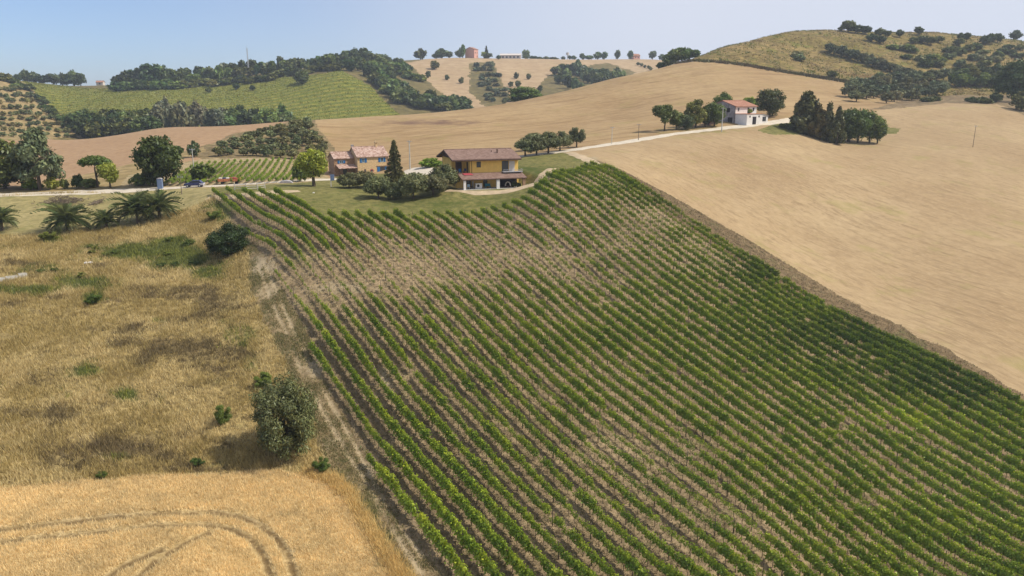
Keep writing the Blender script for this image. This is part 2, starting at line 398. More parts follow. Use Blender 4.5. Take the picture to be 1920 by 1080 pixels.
# ------------------------------------------------------------ the ground, one sheet cut into fields
def inside(poly, x, y):
    poly = np.array(poly, float); r = np.zeros(x.shape, bool)
    xs, ys = poly[:,0], poly[:,1]
    bx = (x >= xs.min()) & (x <= xs.max()) & (y >= ys.min()) & (y <= ys.max())
    X, Y = x[bx], y[bx]; q = np.zeros(X.shape, bool)
    j = len(poly) - 1
    for i in range(len(poly)):
        if ys[i] != ys[j]:
            q ^= ((ys[i] > Y) != (ys[j] > Y)) & (X < (xs[j] - xs[i]) * (Y - ys[i]) / (ys[j] - ys[i]) + xs[i])
        j = i
    r[bx] = q; return r
VINEYARD = [(398,362),(412,385),(445,430),(500,490),(535,545),(580,640),(592,684),(655,800),(695,880),(712,903),(750,980),(800,1045),(840,1110),(950,1250),(1050,1420),(2600,1420),(2600,1060),
            (1920,790),(1750,700),(1600,632),(1430,524),(1300,436),(1200,368),(1135,322),(1122,315),(1105,315),(1085,323),(1055,327),(1030,334),(1018,346),(1003,362),(975,382),(945,395),(880,407),(640,411),(612,409),(540,367)]
FIELDS = [   # name, material, tmin, tmax, outline on the survey photograph
 ('wheat_field','wheat',0,110,[(-900,1500),(-900,935),(0,917),(130,905),(250,893),(400,885),(520,880),(590,885),(640,905),(668,950),(700,1000),(740,1070),(775,1120),(900,1420)]),
 ('vineyard_soil','vine_soil',0,190,VINEYARD),
 ('dirt_track','track',0,150,[(440,425),(462,440),(500,485),(535,545),(580,640),(592,684),(655,800),(712,903),(750,980),(800,1045),(845,1110),(1050,1420),(880,1420),(775,1120),(700,1000),(640,905),(600,850),(585,770),(545,700),(500,620),(478,560),(462,510),(460,470)]),
 ('verge_strip','verge',0,190,[(1085,296),(1110,296),(1160,316),(1250,364),(1400,448),(1560,548),(1700,618),(1800,668),(1920,742),(2600,1010),(2600,1060),(1920,790),(1750,700),(1600,632),(1430,524),(1300,436),(1200,368),(1135,322),(1110,308)]),
 ('paddock','paddock',0,163,[(-900,368),(0,368),(200,362),(330,354),(400,352),(400,372),(370,385),(330,398),(250,425),(180,432),(80,436),(0,441),(-900,445)]),
 ('meadow','meadow',0,163,[(-900,445),(0,441),(80,436),(180,432),(250,425),(330,398),(370,385),(398,366),(412,385),(445,430),(440,425),(462,510),(500,620),(600,850),(640,905),(590,885),(520,880),(400,885),(250,893),(0,917),(-900,935)]),
 ('lawn','lawn',0,205,[(395,352),(560,343),(620,336),(640,330),(760,322),(800,312),(850,318),(990,290),(1060,284),(1090,296),(1110,308),(1122,315),(1105,315),(1085,323),(1055,327),(1030,334),(1018,346),(1003,362),(975,382),(945,395),(880,407),(640,411),(612,409),(540,367),(398,364)]),
 ('grass_patch','lawn',0,300,[(1465,226),(1500,222),(1640,226),(1662,238),(1690,243),(1680,252),(1560,254),(1520,252),(1440,250),(1420,243)]),
 ('young_vineyard_soil','young_vines',150,235,[(150,362),(225,352),(240,330),(300,312),(380,298),(470,297),(560,300),(590,310),(620,336),(560,343),(400,352),(330,354),(200,362)]),
 ('roadside_ground','far_olive',150,250,[(-900,368),(-900,352),(0,352),(100,340),(225,312),(300,290),(340,285),(385,275),(385,284),(300,312),(240,330),(225,352),(150,362),(0,367)]),
 ('ploughed_field','plough',150,345,[(-900,352),(-900,268),(0,264),(120,256),(180,264),(230,248),(290,233),(360,236),(470,239),(500,236),(500,240),(440,250),(400,268),(340,285),(300,290),(225,312),(100,340),(0,352)]),
 ('olive_grove_ground','grove',190,310,[(380,298),(340,285),(400,268),(440,250),(500,240),(560,224),(588,222),(600,245),(625,275),(628,298),(600,310),(560,300)]),
 ('bank','bank',290,385,[(1630,204),(1700,188),(1780,178),(1900,178),(1960,190),(1960,240),(1900,205),(1870,194),(1780,194),(1660,204)]),
 ('stubble_field','stubble',0,360,[(1060,284),(1150,272),(1250,255),(1350,243),(1420,234),(1480,228),(1440,246),(1560,254),(1680,252),(1650,205),(1700,196),(1780,191),(1880,188),(1940,212),(2600,330),(2600,1040),(1920,760),(1800,668),(1560,548),(1250,364),(1110,296)]),
 ('scrub_hill_ground','scrub',345,640,[(1180,40),(2700,20),(2700,400),(1960,240),(1900,178),(1780,178),(1700,188),(1640,172),(1604,156),(1530,144),(1450,131),(1380,119),(1310,113),(1240,122),(1180,120)]),
 ('stubble_hill','stubble_hill',165,425,[(560,215),(1310,60),(1320,113),(1380,119),(1450,131),(1530,144),(1604,156),(1700,180),(1650,205),(1560,254),(1440,246),(1420,234),(1060,287),(990,294),(800,316),(640,334),(628,298),(600,245),(585,230)]),
 ('far_olive_slope','far_olive',300,700,[(-900,130),(40,149),(75,180),(130,240),(190,262),(120,258),(0,266),(-900,270)]),
 ('far_gully','far_scrub',520,1000,[(880,118),(925,115),(955,185),(930,215),(880,175)]),
 ('far_gully','far_scrub',520,1000,[(1040,130),(1140,118),(1190,135),(1180,200),(1040,200),(990,180)]),
 ('far_stubble','far_stubble',500,1100,[(762,118),(850,100),(1245,100),(1245,260),(900,260),(880,205),(850,195),(800,150)]),
 ('green_hill','green_hill',440,640,[(25,146),(170,164),(215,160),(300,158),(480,148),(590,142),(640,132),(690,160),(720,190),(752,215),(760,260),(120,260),(75,180)]),
]
ucols = np.concatenate([np.arange(-1.7, -.74, .02), np.arange(-.74, .74, .0021), np.arange(.74, 1.71, .02)])
vr = [22.]
while vr[-1] < 1500:
    y = vr[-1]; vr.append(y * (1 + (.02 if y < 38 else .0032 if y < 165 else .0045 if y < 460 else .006 if y < 1050 else .03)))
vrow = np.array(vr)
GU, GV = np.meshgrid(ucols, vrow)
GX, GY = GU * GV, GV
def rut_field(X, Y, lines, w):
    """closeness (1 on the line, 0 at distance w) to surveyed polylines"""
    best = np.full(X.shape, 1e9)
    for ln in lines:
        for (x0, y0), (x1, y1) in zip(ln[:-1], ln[1:]):
            dx, dy = x1 - x0, y1 - y0; l2 = dx * dx + dy * dy + 1e-9
            f = np.clip(((X - x0) * dx + (Y - y0) * dy) / l2, 0, 1)
            np.minimum(best, (X - x0 - f * dx)**2 + (Y - y0 - f * dy)**2, out=best)
    return np.clip(1 - np.sqrt(best) / w, 0, 1)
def ground_line(pts, tmax=400, n=4):
    """survey pixels -> smooth polyline on the ground (x, y)"""
    P = np.array(pts, float)
    k = np.arange(len(P)); kk = np.linspace(0, len(P) - 1, (len(P) - 1) * n + 1)
    return [tuple(at(a, b)[0][:2]) for a, b in zip(np.interp(kk, k, P[:,0]), np.interp(kk, k, P[:,1]))]
WHEAT_RUTS = [ground_line(q, n=2) for q in (
  [(-200,1003),(0,993),(70,985),(180,972),(280,962),(400,960),(450,968),(490,985),(520,1010),(540,1040),(552,1080),(560,1130)],
  [(-200,1030),(0,1016),(70,1008),(180,997),(280,985),(380,983),(430,990),(470,1010),(495,1040),(507,1080),(512,1130)],
  [(250,1090),(290,1050),(350,1015),(390,998)],[(190,1090),(230,1060),(300,1030)])]
TRACK_RUTS = [ground_line(q, n=2) for q in (
  [(472,470),(485,500),(500,540),(520,590),(545,640),(562,690),(590,745),(622,800),(650,850),(690,910),(740,1000),(790,1075)],
  [(492,480),(508,520),(528,570),(550,620),(572,660),(590,700),(622,760),(655,815),(690,880),(730,960),(790,1040)])]
BLOBS = {  # patches of other ground cover, by survey position: x, y, radius x, radius y, weight
 'green': [(230,470,75,16,1.),(330,482,55,22,.9),(170,530,80,14,.9),(90,505,40,14,.6),(40,545,50,10,.8),(330,450,40,12,.7),(175,560,22,9,.9),(120,440,25,8,.5),(95,450,18,6,.8),(430,600,40,40,.35),(470,640,26,26,.5),
           (165,697,40,12,.8),(235,742,25,14,1.),(390,510,40,20,.6),(300,600,20,8,.6),(470,680,20,16,.6),(600,880,24,12,.5),(410,410,30,22,.6),(420,385,30,16,.6),(560,620,18,30,.5),(680,960,20,40,.8),(720,1040,20,40,.5),
           (560,480,60,30,.4),(650,600,40,30,.25),(1670,645,60,16,.9),(1740,690,40,14,.7),(1130,308,40,8,.5),(1000,320,70,14,.6),(850,380,200,20,.45),(1230,410,30,10,.4),(700,1000,22,60,.6),(1600,246,90,10,.4),(1300,246,120,9,.5),(1130,345,30,12,.4),(460,190,10,5,0)],
 'darkp': [(240,555,90,16,0.50),(400,560,60,40,0.40),(330,650,130,26,0.43),(120,700,160,40,0.25),(60,790,120,30,0.40),(150,845,180,22,0.43),(260,830,160,25,0.36),(380,480,40,14,0.43),(60,500,60,12,0.36),(420,700,60,30,0.36),(300,880,160,7,0.58),(500,890,90,8,0.43),(100,905,120,6,0.50),
           (640,700,40,120,0.43),(700,830,50,110,0.40),(760,980,50,90,0.43),(900,760,90,120,0.25),(1000,900,120,120,0.22),(590,600,30,60,0.36),(1010,610,14,8,0.58),(810,230,120,7,0.58),(1450,450,40,10,0.29),(1550,95,90,20,0.29),(1640,140,70,8,0.58),(1760,115,60,10,0.36)],
 'palep': [(490,500,30,22,.9),(510,560,14,28,.5),(590,690,20,20,.7),(625,830,22,20,.7),(690,880,26,14,.8),(650,905,30,10,.5),(360,500,40,20,.4),(280,500,50,12,.3),(720,700,12,20,.7),(735,725,16,12,.6),(640,540,90,16,.5),(880,490,120,14,.3),(1110,300,14,8,.7),(150,540,60,10,.3),(300,930,160,14,.3),(220,965,40,6,.5)]}
def blob(name, px, py):
    s = np.zeros(px.shape)
    for x, y, rx, ry, w in BLOBS[name]:
        s += w * np.exp(-((px - x) / rx)**2 - ((py - y) / ry)**2)
    return np.clip(s, 0, 1)
GZ = terr(GX, GY)
gpx, gpy, gt = to_px(GX, GY, GZ)
near = GY < 130
WR = np.zeros(GX.shape); TR = np.zeros(GX.shape)
WR[near] = rut_field(GX[near], GY[near], WHEAT_RUTS, .75); TR[near] = .8 * rut_field(GX[near], GY[near], TRACK_RUTS, .65) * np.clip(2.4 * fbm(GX[near] / 4, GY[near] / 4, 33) - .3, 0, 1)
# face regions
def fc(A): return (A[:-1,:-1] + A[1:,:-1] + A[:-1,1:] + A[1:,1:]) / 4
fx, fy, ft = fc(gpx), fc(gpy), fc(gt); FXw, FYw = fc(GX), fc(GY)
amp = np.where(ft < 130, 9., np.where(ft < 300, 4., 5.))
wl = np.where(ft < 130, 3., 12.)
jx = fx + amp * (fbm(FXw / wl, FYw / wl, 21) - .5) * 2; jy = fy + .7 * amp * (fbm(FXw / wl, FYw / wl, 22) - .5) * 2
reg = np.full(fx.shape, -1)
for i, (nm, mt, t0, t1, poly) in enumerate(FIELDS):
    ok = (reg < 0) & (ft > t0) & (ft < t1)
    reg[ok & inside(poly, jx, jy)] = i
# ground outside every surveyed outline
rest = reg < 0
names = [f[0] for f in FIELDS]
def near_fill(cond, nm): reg[rest & cond] = names.index(nm)
near_fill(ft < 165, 'meadow'); near_fill((ft < 165) & (fx > 1100), 'stubble_field')
near_fill((ft >= 165) & (ft < 345) & (fx <= 1000), 'ploughed_field')
near_fill((ft >= 165) & (ft < 425) & (fx > 1000), 'stubble_field')
OTHER = len(FIELDS)
# wheel ruts and standing crop are real relief
wheat_v = np.zeros(GX.shape, bool); isw = reg == names.index('wheat_field')
for di in (0, 1):
    for dj in (0, 1): wheat_v[di:di + isw.shape[0], dj:dj + isw.shape[1]] |= isw
GZ = GZ + np.where(wheat_v, .0 - .25 * WR, 0) - .09 * TR
nv, nu = GX.shape
idx = np.arange(nv * nu).reshape(nv, nu)
quads = np.stack([idx[:-1,:-1], idx[:-1,1:], idx[1:,1:], idx[1:,:-1]], -1)
ALLV = np.stack([GX, GY, GZ], -1).reshape(-1, 3)
ATT = {'rut': np.maximum(np.where(wheat_v, WR, 0), np.where(wheat_v, 0, TR)).ravel()}
vis = (gt < 420) & (gpx > -400) & (gpx < 2400) & (gpy < 1300)
for k in BLOBS:
    a = np.zeros(GX.shape); a[vis] = blob(k, gpx[vis], gpy[vis]); ATT[k] = a.ravel()
def ground_piece(name, mat, sel):
    q = quads[sel]
    if not len(q): return
    used, inv = np.unique(q.ravel(), return_inverse=True)
    me = mesh_np(name, ALLV[used], inv.reshape(-1, 4), M[mat], smooth=True)
    for k, a in ATT.items():
        if a[used].max() > .01:
            d = me.attributes.new(k, 'FLOAT', 'POINT'); d.data.foreach_set('value', a[used].astype(np.float32))
    return tag(link(name, me), kind='structure')
done = set()
for i, f in enumerate(FIELDS):
    if f[0] in done: continue
    done.add(f[0])
    ground_piece(f[0], f[1], np.isin(reg, [k for k, n_ in enumerate(names) if n_ == f[0]]))
ground_piece('hills', 'far_scrub', reg < 0)
b = MB(); b.box(-7000, 7000, -2000, 9000, -62, -60)
tag(b.build('plain', M['plain']), kind='structure')

# ------------------------------------------------------------ roads and paths, ribbons lying on the ground
def ribbon(name, mat, pts, width, tmin=100, lift=.07, n=10, world=False):
    L2 = pts if world else [at(a, b_, tmin)[0][:2] for a, b_ in pts]
    P = np.array(L2, float); s = np.concatenate([[0], np.cumsum(np.linalg.norm(np.diff(P, axis=0), axis=1))])
    m = max(8, int(s[-1] / 1.5)); ss = np.linspace(0, s[-1], m)
    # smooth by local averaging of the linear interpolation
    x = np.interp(ss, s, P[:,0]); y = np.interp(ss, s, P[:,1])
    for _ in range(4):
        x[1:-1] = (x[:-2] + 2 * x[1:-1] + x[2:]) / 4; y[1:-1] = (y[:-2] + 2 * y[1:-1] + y[2:]) / 4
    tx, ty = np.gradient(x), np.gradient(y); l = np.hypot(tx, ty); nx_, ny_ = -ty / l, tx / l
    w = np.interp(ss, s, width) if isinstance(width, (list, tuple)) else np.full(m, width)
    V = []
    for j, f in enumerate((-.5, -.3, 0, .3, .5)):
        e = w * f + (.25 * w * (vnoise(ss / 2.2, ss * 0 + j, 5) - .5) if abs(f) == .5 else 0)
        X, Y = x + nx_ * e, y + ny_ * e
        V.append(np.stack([X, Y, terr(X, Y) + lift - (.05 if abs(f) == .5 else 0)], -1))
    V = np.stack(V, 1).reshape(-1, 3)
    F = [(i*5+j, i*5+j+1, i*5+j+6, i*5+j+5) for i in range(m - 1) for j in range(4)]
    return tag(link(name, mesh_np(name, V, F, M[mat], True)), kind='structure')
ribbon('gravel_road', 'gravel', [(-400,371),(-120,369),(0,366),(100,362),(200,359),(300,354),(370,350),(420,348),(480,344),(540,340),(600,337),(640,336)], 4.2)
ribbon('gravel_road', 'gravel', [(860,305),(930,298),(1000,291),(1060,283),(1100,277),(1150,270),(1200,262),(1250,253),(1300,247),(1350,241),(1400,235),(1440,230),(1470,227),(1492,223)], [4.5,4.5,4.5,4.5,4.5,4.2,4.2,4.,4.,4.,4.5,5.,4.,3.])
ribbon('driveway', 'path', [(1065,286),(1090,294),(1108,303),(1122,312)], 3.2)
ribbon('footpath', 'path', [(838,357),(880,362),(930,360),(975,354),(1000,346),(1014,336),(1024,324),(1034,316)], [2.5,2.2,2.6,3,3,3,3,2.])
ribbon('field_track', 'path', [(390,371),(430,371),(470,364),(520,361),(560,358)], [2.,3.,4.,5.,2.])
# ------------------------------------------------------------ plants: meshes
def cards(P, Nrm, size, aspect, g):
    n = len(P)
    Nrm = Nrm / (np.linalg.norm(Nrm, axis=1, keepdims=True) + 1e-9)
    t = g.normal(size=(n, 3)); u = np.cross(Nrm, t); u /= np.linalg.norm(u, axis=1, keepdims=True) + 1e-9
    w = np.cross(Nrm, u)
    a = (size * aspect)[:,None] * u; b = size[:,None] * w
    V = np.stack([P - a, P - b * .8, P + a, P + b * .8], 1).reshape(-1, 3)
    return V, np.arange(4 * n).reshape(n, 4)
def tones(n, k, g, spread=.28, yellow=.12):
    v = 1 + spread * g.uniform(-1, 1, (n, 1)); y = yellow * g.uniform(-1, 1, (n, 1))
    return np.repeat(np.clip(np.concatenate([v * (1 + y), v, v * (1 - y)], 1), 0, 2), k, 0)
def cloud(clumps, n, size, g, aspect=1.5, up=.35, rand=.7, shell=.45):
    c = np.array(clumps); wts = (c[:,3] * c[:,4] * c[:,5])**(2/3.); k = g.choice(len(c), n, p=wts / wts.sum())
    d = g.normal(size=(n, 3)); d /= np.linalg.norm(d, axis=1, keepdims=True)
    r = g.uniform(shell, 1.06, (n, 1))
    P = c[k,:3] + d * r * c[k,3:]
    Nn = d + rand * g.normal(size=(n, 3)) + np.array([0, 0, up])
    V, F = cards(P, Nn, size * g.uniform(.6, 1.35, n), aspect, g)
    ct = 1 + .27 * g.uniform(-1, 1, (len(c), 1))
    return V, F, tones(n, 4, g) * np.repeat(ct[k], 4, 0)
def ell_clumps(cz, rx, rz, K, cr, g, inner=.72, low=-1.):
    out = []
    for i in range(K):
        while 1:
            d = g.normal(size=3); d /= np.linalg.norm(d)
            if d[2] > low: break
        f = inner * g.uniform(.75, 1.12); r = cr * g.uniform(.7, 1.3)
        out.append((d[0] * f * rx, d[1] * f * rx, cz + d[2] * f * rz, r, r, r * g.uniform(.75, 1.)))
    return out
def crown(kind, n, seed):
    g = np.random.default_rng(seed); s = 2.2 / math.sqrt(n); asp = 1.4; up = .35; rand = .7
    if kind == 'round': cl = ell_clumps(.6, .5, .4, 26, .19, g) + [(0, 0, .6, .3, .3, .26)]
    elif kind == 'dense': cl = ell_clumps(.54, .5, .46, 40, .15, g, .8) + [(0, 0, .52, .38, .38, .38)]; s *= .85
    elif kind == 'sparse': cl = ell_clumps(.62, .5, .38, 13, .17, g, .8)
    elif kind == 'bush': cl = ell_clumps(.42, .5, .5, 30, .17, g, .78, -.75) + [(0, 0, .4, .36, .36, .36)]
    elif kind == 'ragged':
        cl = []
        for i in range(16):
            a = g.uniform(0, 6.28); r = .46 * math.sqrt(g.random()); hh = g.uniform(.35, 1.) * (1.05 - .5 * r)
            for f in (.3, .6, .88): cl.append((math.cos(a) * r * f, math.sin(a) * r * f, hh * f, .11, .11, .13))
        up = .6; asp = 1.8; s *= .8
    elif kind == 'olive': cl = ell_clumps(.6, .52, .38, 18, .19, g, .8, -.8) + [(0, 0, .58, .28, .28, .24)]; s *= .8; asp = 1.9
    elif kind == 'olive_big':
        cl = ell_clumps(.5, .46, .47, 70, .115, g, .82, -.9) + ell_clumps(.5, .3, .32, 14, .16, g, .8); s *= .62; asp = 2.6; up = .5; rand = .55
    elif kind == 'umbrella':
        cl = [(math.cos(a) * r, math.sin(a) * r, .74 + .16 * (1 - (r / .42)**2) * g.uniform(.6, 1.1) - .04, .17, .17, .12) for a, r in zip(g.uniform(0, 6.28, 26), .42 * np.sqrt(g.uniform(0, 1, 26)))]
    elif kind == 'light': cl = ell_clumps(.6, .46, .4, 22, .17, g, .8, -.95) + [(0, 0, .55, .26, .26, .3), (0, 0, .88, .16, .16, .13)]
    elif kind == 'cypress':
        cl = []
        for i in range(46):
            z = g.uniform(.1, .98); rr = .42 * min(1, (1.02 - z) * 1.5) * (1 if z > .22 else .75); a = g.uniform(0, 6.28); q = rr * g.uniform(.55, 1)
            cl.append((math.cos(a) * q, math.sin(a) * q, z * .93, .07 + .1 * (1 - z), .07 + .1 * (1 - z), .12))
        asp = 2; up = .8
    elif kind == 'spruce':
        cl = []
        for z in np.linspace(.07, .96, 11):
            rr = .5 * (1 - z)**.8 + .02; k = int(5 + 7 * (1 - z)); a0 = g.uniform(0, 6)
            for j in range(k):
                a = a0 + 6.283 * j / k + g.uniform(-.25, .25); q = rr * g.uniform(.7, 1.08)
                for f in (.4, .75, 1.):
                    cl.append((math.cos(a) * q * f, math.sin(a) * q * f, z - .06 * f * f, .062 * (1.2 - f * .4), .062 * (1.2 - f * .4), .016))
            cl.append((0, 0, z, .045, .045, .03))
        asp = 2.2; up = -.2; s *= .75
    elif kind == 'pine':
        cl = []
        for i in range(80):
            z = g.uniform(.26, .97); env = .5 * min(1, (1.05 - z) * 1.75) * (1 if z > .42 else .8); a = g.uniform(0, 6.28); q = env * math.sqrt(g.uniform(.15, 1.1)); r = .1 + .07 * (1 - z)
            cl.append((math.cos(a) * q, math.sin(a) * q, z - .02, r * 1.1, r * 1.1, r * .6))
        asp = 2.; up = .7; s *= .8
    V, F, T = cloud(cl, n, s, g, asp, up, rand, .35)
    V[:,2] = np.maximum(V[:,2], .01)
    return V, F, T, cl
def trunk_mb(kind, cl, g, th=.035):
    b = MB(); zt = {'bush': .3, 'ragged': .3, 'dense': .3, 'olive_big': .35}.get(kind, .62)
    if kind in ('spruce', 'cypress', 'pine'): zt = .93
    b.tube([(0, 0, -.06), (.01, 0, zt * .3), (g.uniform(-.03, .03), g.uniform(-.03, .03), zt * .65), (g.uniform(-.03, .03), 0, zt)], [th * 1.3, th, th * .75, th * .35], 6)
    for c in (cl[:6] if kind not in ('spruce', 'cypress') else []):
        st = np.array((0, 0, zt * g.uniform(.35, .7)))
        e = np.array(c[:3]); m = (st + e) / 2 + np.array((0, 0, -.02))
        b.tube([st, m, e], [th * .5, th * .35, th * .15], 4)
    return b
PROTO = {}
def tree_meshes(kind, lod, v, leaf, th=.035):
    key = (kind, lod, v, leaf)
    if key not in PROTO:
        n = {'hi': 26000, 'mid': 6500, 'low': 1200, 'tiny': 420}[lod]; seed = 100 + v * 13 + len(kind) * 7
        Vv, F, T, cl = crown(kind, n, seed)
        cm = mesh_np('crown_' + kind, Vv, F, M[leaf], col=T)
        tb = trunk_mb(kind, cl, np.random.default_rng(seed), th)
        tm = bpy.data.meshes.new('trunk_' + kind); tm.from_pydata(tb.v, [], tb.f); tm.materials.append(M['bark']); tm.update()
        PROTO[key] = (cm, tm)
    return PROTO[key]
_tr = random.Random(5)
def tree(name, kind, pos, H, W, label, cat, group=None, lod='mid', leaf='leaf', v=None, tint=(1, 1, 1), th=.035, D=None, sink=.0):
    cm, tm = tree_meshes(kind, lod, _tr.randrange(4) if v is None else v, leaf, th)
    e = empty(name, (pos[0], pos[1], pos[2] - sink), _tr.uniform(0, 6.28), (W, W if D is None else D, H))
    tag(e, label, cat, group)
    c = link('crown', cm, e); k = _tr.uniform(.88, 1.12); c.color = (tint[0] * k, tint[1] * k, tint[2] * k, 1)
    link('trunk', tm, e)
    return e
def tpx(name, kind, px, py, hpx, wpx, label, cat='tree', tmin=60, t=None, **kw):
    if t is None: p, t = at(px, py, tmin)
    else: p = stand(px, t)
    return tree(name, kind, p, hpx * t / FPX * 1.0, wpx * t / FPX, label, cat, **kw)

# ------------------------------------------------------------ the vineyard
def vine_mesh(seed, n, h0, h1, half, length, size):
    g = np.random.default_rng(seed)
    x = g.uniform(-length / 2, length / 2, n); zz = g.beta(1.5, 1.25, n); z = h0 + (h1 - h0) * zz
    prof = .45 + .75 * np.sin(np.clip(zz, 0, 1) * math.pi)**.7
    lump = .75 + .5 * vnoise(x * 2.2 + seed, z * 2, seed)
    y = g.normal(0, .5, n) * half * prof * lump
    top = g.random(n) < .08; z[top] = h1 + g.uniform(0, .28, top.sum()); y[top] *= .7
    P = np.stack([x, y, z], 1)
    Nn = np.stack([g.normal(0, .5, n), np.sign(y) * .9 + g.normal(0, .4, n), .75 + g.normal(0, .4, n)], 1)
    V, F = cards(P, Nn, size * g.uniform(.6, 1.3, n), 1.15, g)
    T = tones(n, 4, g, .16, .08)
    hi = np.repeat((z > h1 - .12)[:,None], 4, 0); T = np.where(hi, T * np.array([1.25, 1.15, .9]), T)   # young shoots at the top are yellower
    tb = MB(); tb.tube([(0, 0, -.1), (.03, .02, .4), (-.02, 0, .78)], [.035, .03, .025], 5)
    for s in (-1, 1): tb.tube([(-.02, 0, .76), (s * length * .25, 0, .86), (s * length * .5, 0, .86)], [.02, .015, .012], 4)
    tv = np.array(tb.v); tf = [f for f in tb.f if len(f) == 4]
    V2 = np.concatenate([V, tv]); F2 = np.concatenate([F, np.array(tf) + len(V)])
    mi = np.concatenate([np.zeros(len(F), int), np.ones(len(tf), int)])
    return mesh_np('vine', V2, F2, [M['vine'], M['bark']], col=np.concatenate([T, np.ones((len(tv), 3))]), mat_idx=mi)
VINES = {'dense': [vine_mesh(10 + i, 460, .6, 1.6, .33, 1.4, .092) for i in range(6)],
         'mid': [vine_mesh(30 + i, 330, .66, 1.45, .25, 1.3, .086) for i in range(6)],
         'thin': [vine_mesh(50 + i, 150, .64, 1.3, .2, 1.15, .08) for i in range(5)],
         'tiny': [vine_mesh(70 + i, 60, .5, 1.1, .15, .9, .075) for i in range(4)]}
DENS = [(560,525,90,45,-.75),(700,515,120,45,-.55),(840,505,120,45,-.6),(960,455,120,45,-.4),(1060,495,80,40,-.3),(1000,560,10,8,-.9),(740,468,60,40,-.3),(480,430,40,50,-.3),
        (1180,450,90,45,-.12),(1290,450,110,38,-.12),(1370,470,60,30,-.22),(1110,328,60,22,-.35),(1230,400,90,25,-.3),(1150,520,70,20,-.3),(735,722,14,14,-1.),(770,765,10,10,-.7),(1120,700,40,30,-.25),
        (1250,870,170,90,-.32),(1050,850,150,100,-.2),(1300,1000,160,60,-.25),(1750,830,22,14,-.6),(1700,860,60,24,-.2),
        (560,375,90,30,.2),(1060,360,60,40,.05),(1230,400,110,60,-.2),(1600,700,250,90,.2),(1250,620,200,60,.2),(1850,800,120,80,.3),(1700,1000,200,60,.15),(850,1000,110,140,.3),(640,640,60,70,.2),(640,420,40,12,.25)]
TINT = [(1600,640,180,50,-.42),(1780,730,150,50,-.45),(1430,520,90,30,-.35),(1300,380,250,40,-.2),(1720,800,60,30,.35),(560,620,70,60,.22),(820,980,120,130,.22),(1650,790,70,30,.3),(1100,380,80,40,.1),(1800,960,150,80,.12)]
def field_of(lst, x, y):
    return sum(w * math.exp(-((x - a) / rx)**2 - ((y - b_) / ry)**2) for a, b_, rx, ry, w in lst)
ORD = ['first','second','third','fourth','fifth','sixth','seventh','eighth','ninth','tenth','eleventh','twelfth','thirteenth','fourteenth','fifteenth','sixteenth','seventeenth','eighteenth','nineteenth']
TENS = {2: ('twentieth','twenty'), 3: ('thirtieth','thirty')}
def ordinal(n):
    if n < 20: return ORD[n - 1]
    t, u = divmod(n, 10)
    return TENS[t][0] if u == 0 else TENS[t][1] + '-' + ORD[u - 1]
def post_mb(b, p, h, r=.045):
    b.tube([(p[0], p[1], p[2] - .2), (p[0] + .02, p[1], p[2] + h)], r, 5)
ROWV = np.array(VINEYARD, float)
NROW = 39
vr_ = random.Random(11)
for n in range(NROW):
    c = C0 + n * PITCH_ROW
    q = np.arange(-140, 190, .25)
    X = c * NX + q * DX; Y = c * NY + q * DY
    ok = Y > 30; X, Y, q = X[ok], Y[ok], q[ok]
    Z = terr(X, Y); px, py, t = to_px(X, Y, Z)
    k = inside(VINEYARD, px, py) & (px < 2200) & (py < 1210) & (t < 185)
    if n == 38: k = (py < 1210) & (px < 2200) & (px > 1128) & (t < 185)
    if not k.any(): continue
    i1 = np.nonzero(k)[0].max(); i0 = np.nonzero(k)[0].min()
    row = empty('vine_row', (X[i1], Y[i1], Z[i1]))
    if n == 0: lab = 'short bushy vine row alone beside the dirt track at the bottom of the vineyard'
    elif n == NROW - 1: lab = 'outermost dark vine row along the bare strip beside the big stubble field'
    elif n <= 19: lab = f'{ordinal(n + 1)} green vine row counted from the dirt track'
    else: lab = f'{ordinal(NROW - n)} green vine row counted from the big stubble field'
    tag(row, lab, 'vine row', 'rows of the vineyard')
    posts = MB(); o = np.array([X[i1], Y[i1], Z[i1]])
    qq = q[i1]; nextpost = qq - .3
    while qq > q[i0]:
        x, y = c * NX + qq * DX, c * NY + qq * DY
        z = terr(x, y)[0]; a, b_, tt = to_px(x, y, z)
        d = .8 + 1.0 * field_of(DENS, a, b_ - 12) + .22 * (vnoise(x / 5, y / 5, 40 + n)[()] - .5) + .5 * (vnoise(qq / 3.1, n * 7.7, 41)[()] - .5)
        if vr_.random() < .035: d -= .6
        kind = 'dense' if d > .82 else 'mid' if d > .5 else 'thin' if d > .14 else 'tiny' if d > -.3 else None
        if kind:
            v = link('vine', vr_.choice(VINES[kind]), row, (x - o[0] + vr_.uniform(-.07, .07), y - o[1] + vr_.uniform(-.07, .07), z - o[2]))
            s = vr_.uniform(.93, 1.07); f = min(1.15, .8 + .3 * max(d, 0))
            fr_ = .78 if tt > 120 else .78 + .22 * (120 - tt) / 55; v.scale = (s * 1.02, s * f * fr_, s * f * (.5 + .5 * fr_)); v.rotation_euler = (0, 0, ROWANG + (math.pi if vr_.random() < .5 else 0) + vr_.uniform(-.08, .08))
            e = field_of(TINT, a, b_)
            v.color = (max(.3, 1 + e * 1.15), max(.4, 1 + e), max(.4, 1 + e * .6), 1)
        if qq <= nextpost:
            post_mb(posts, (x - o[0], y - o[1], z - o[2]), vr_.uniform(1.6, 1.9)); nextpost = qq - 5.2
        qq -= 1.12
    if posts.v:
        po = posts.build('posts', M['post'], row); po['kind'] = 'stuff'

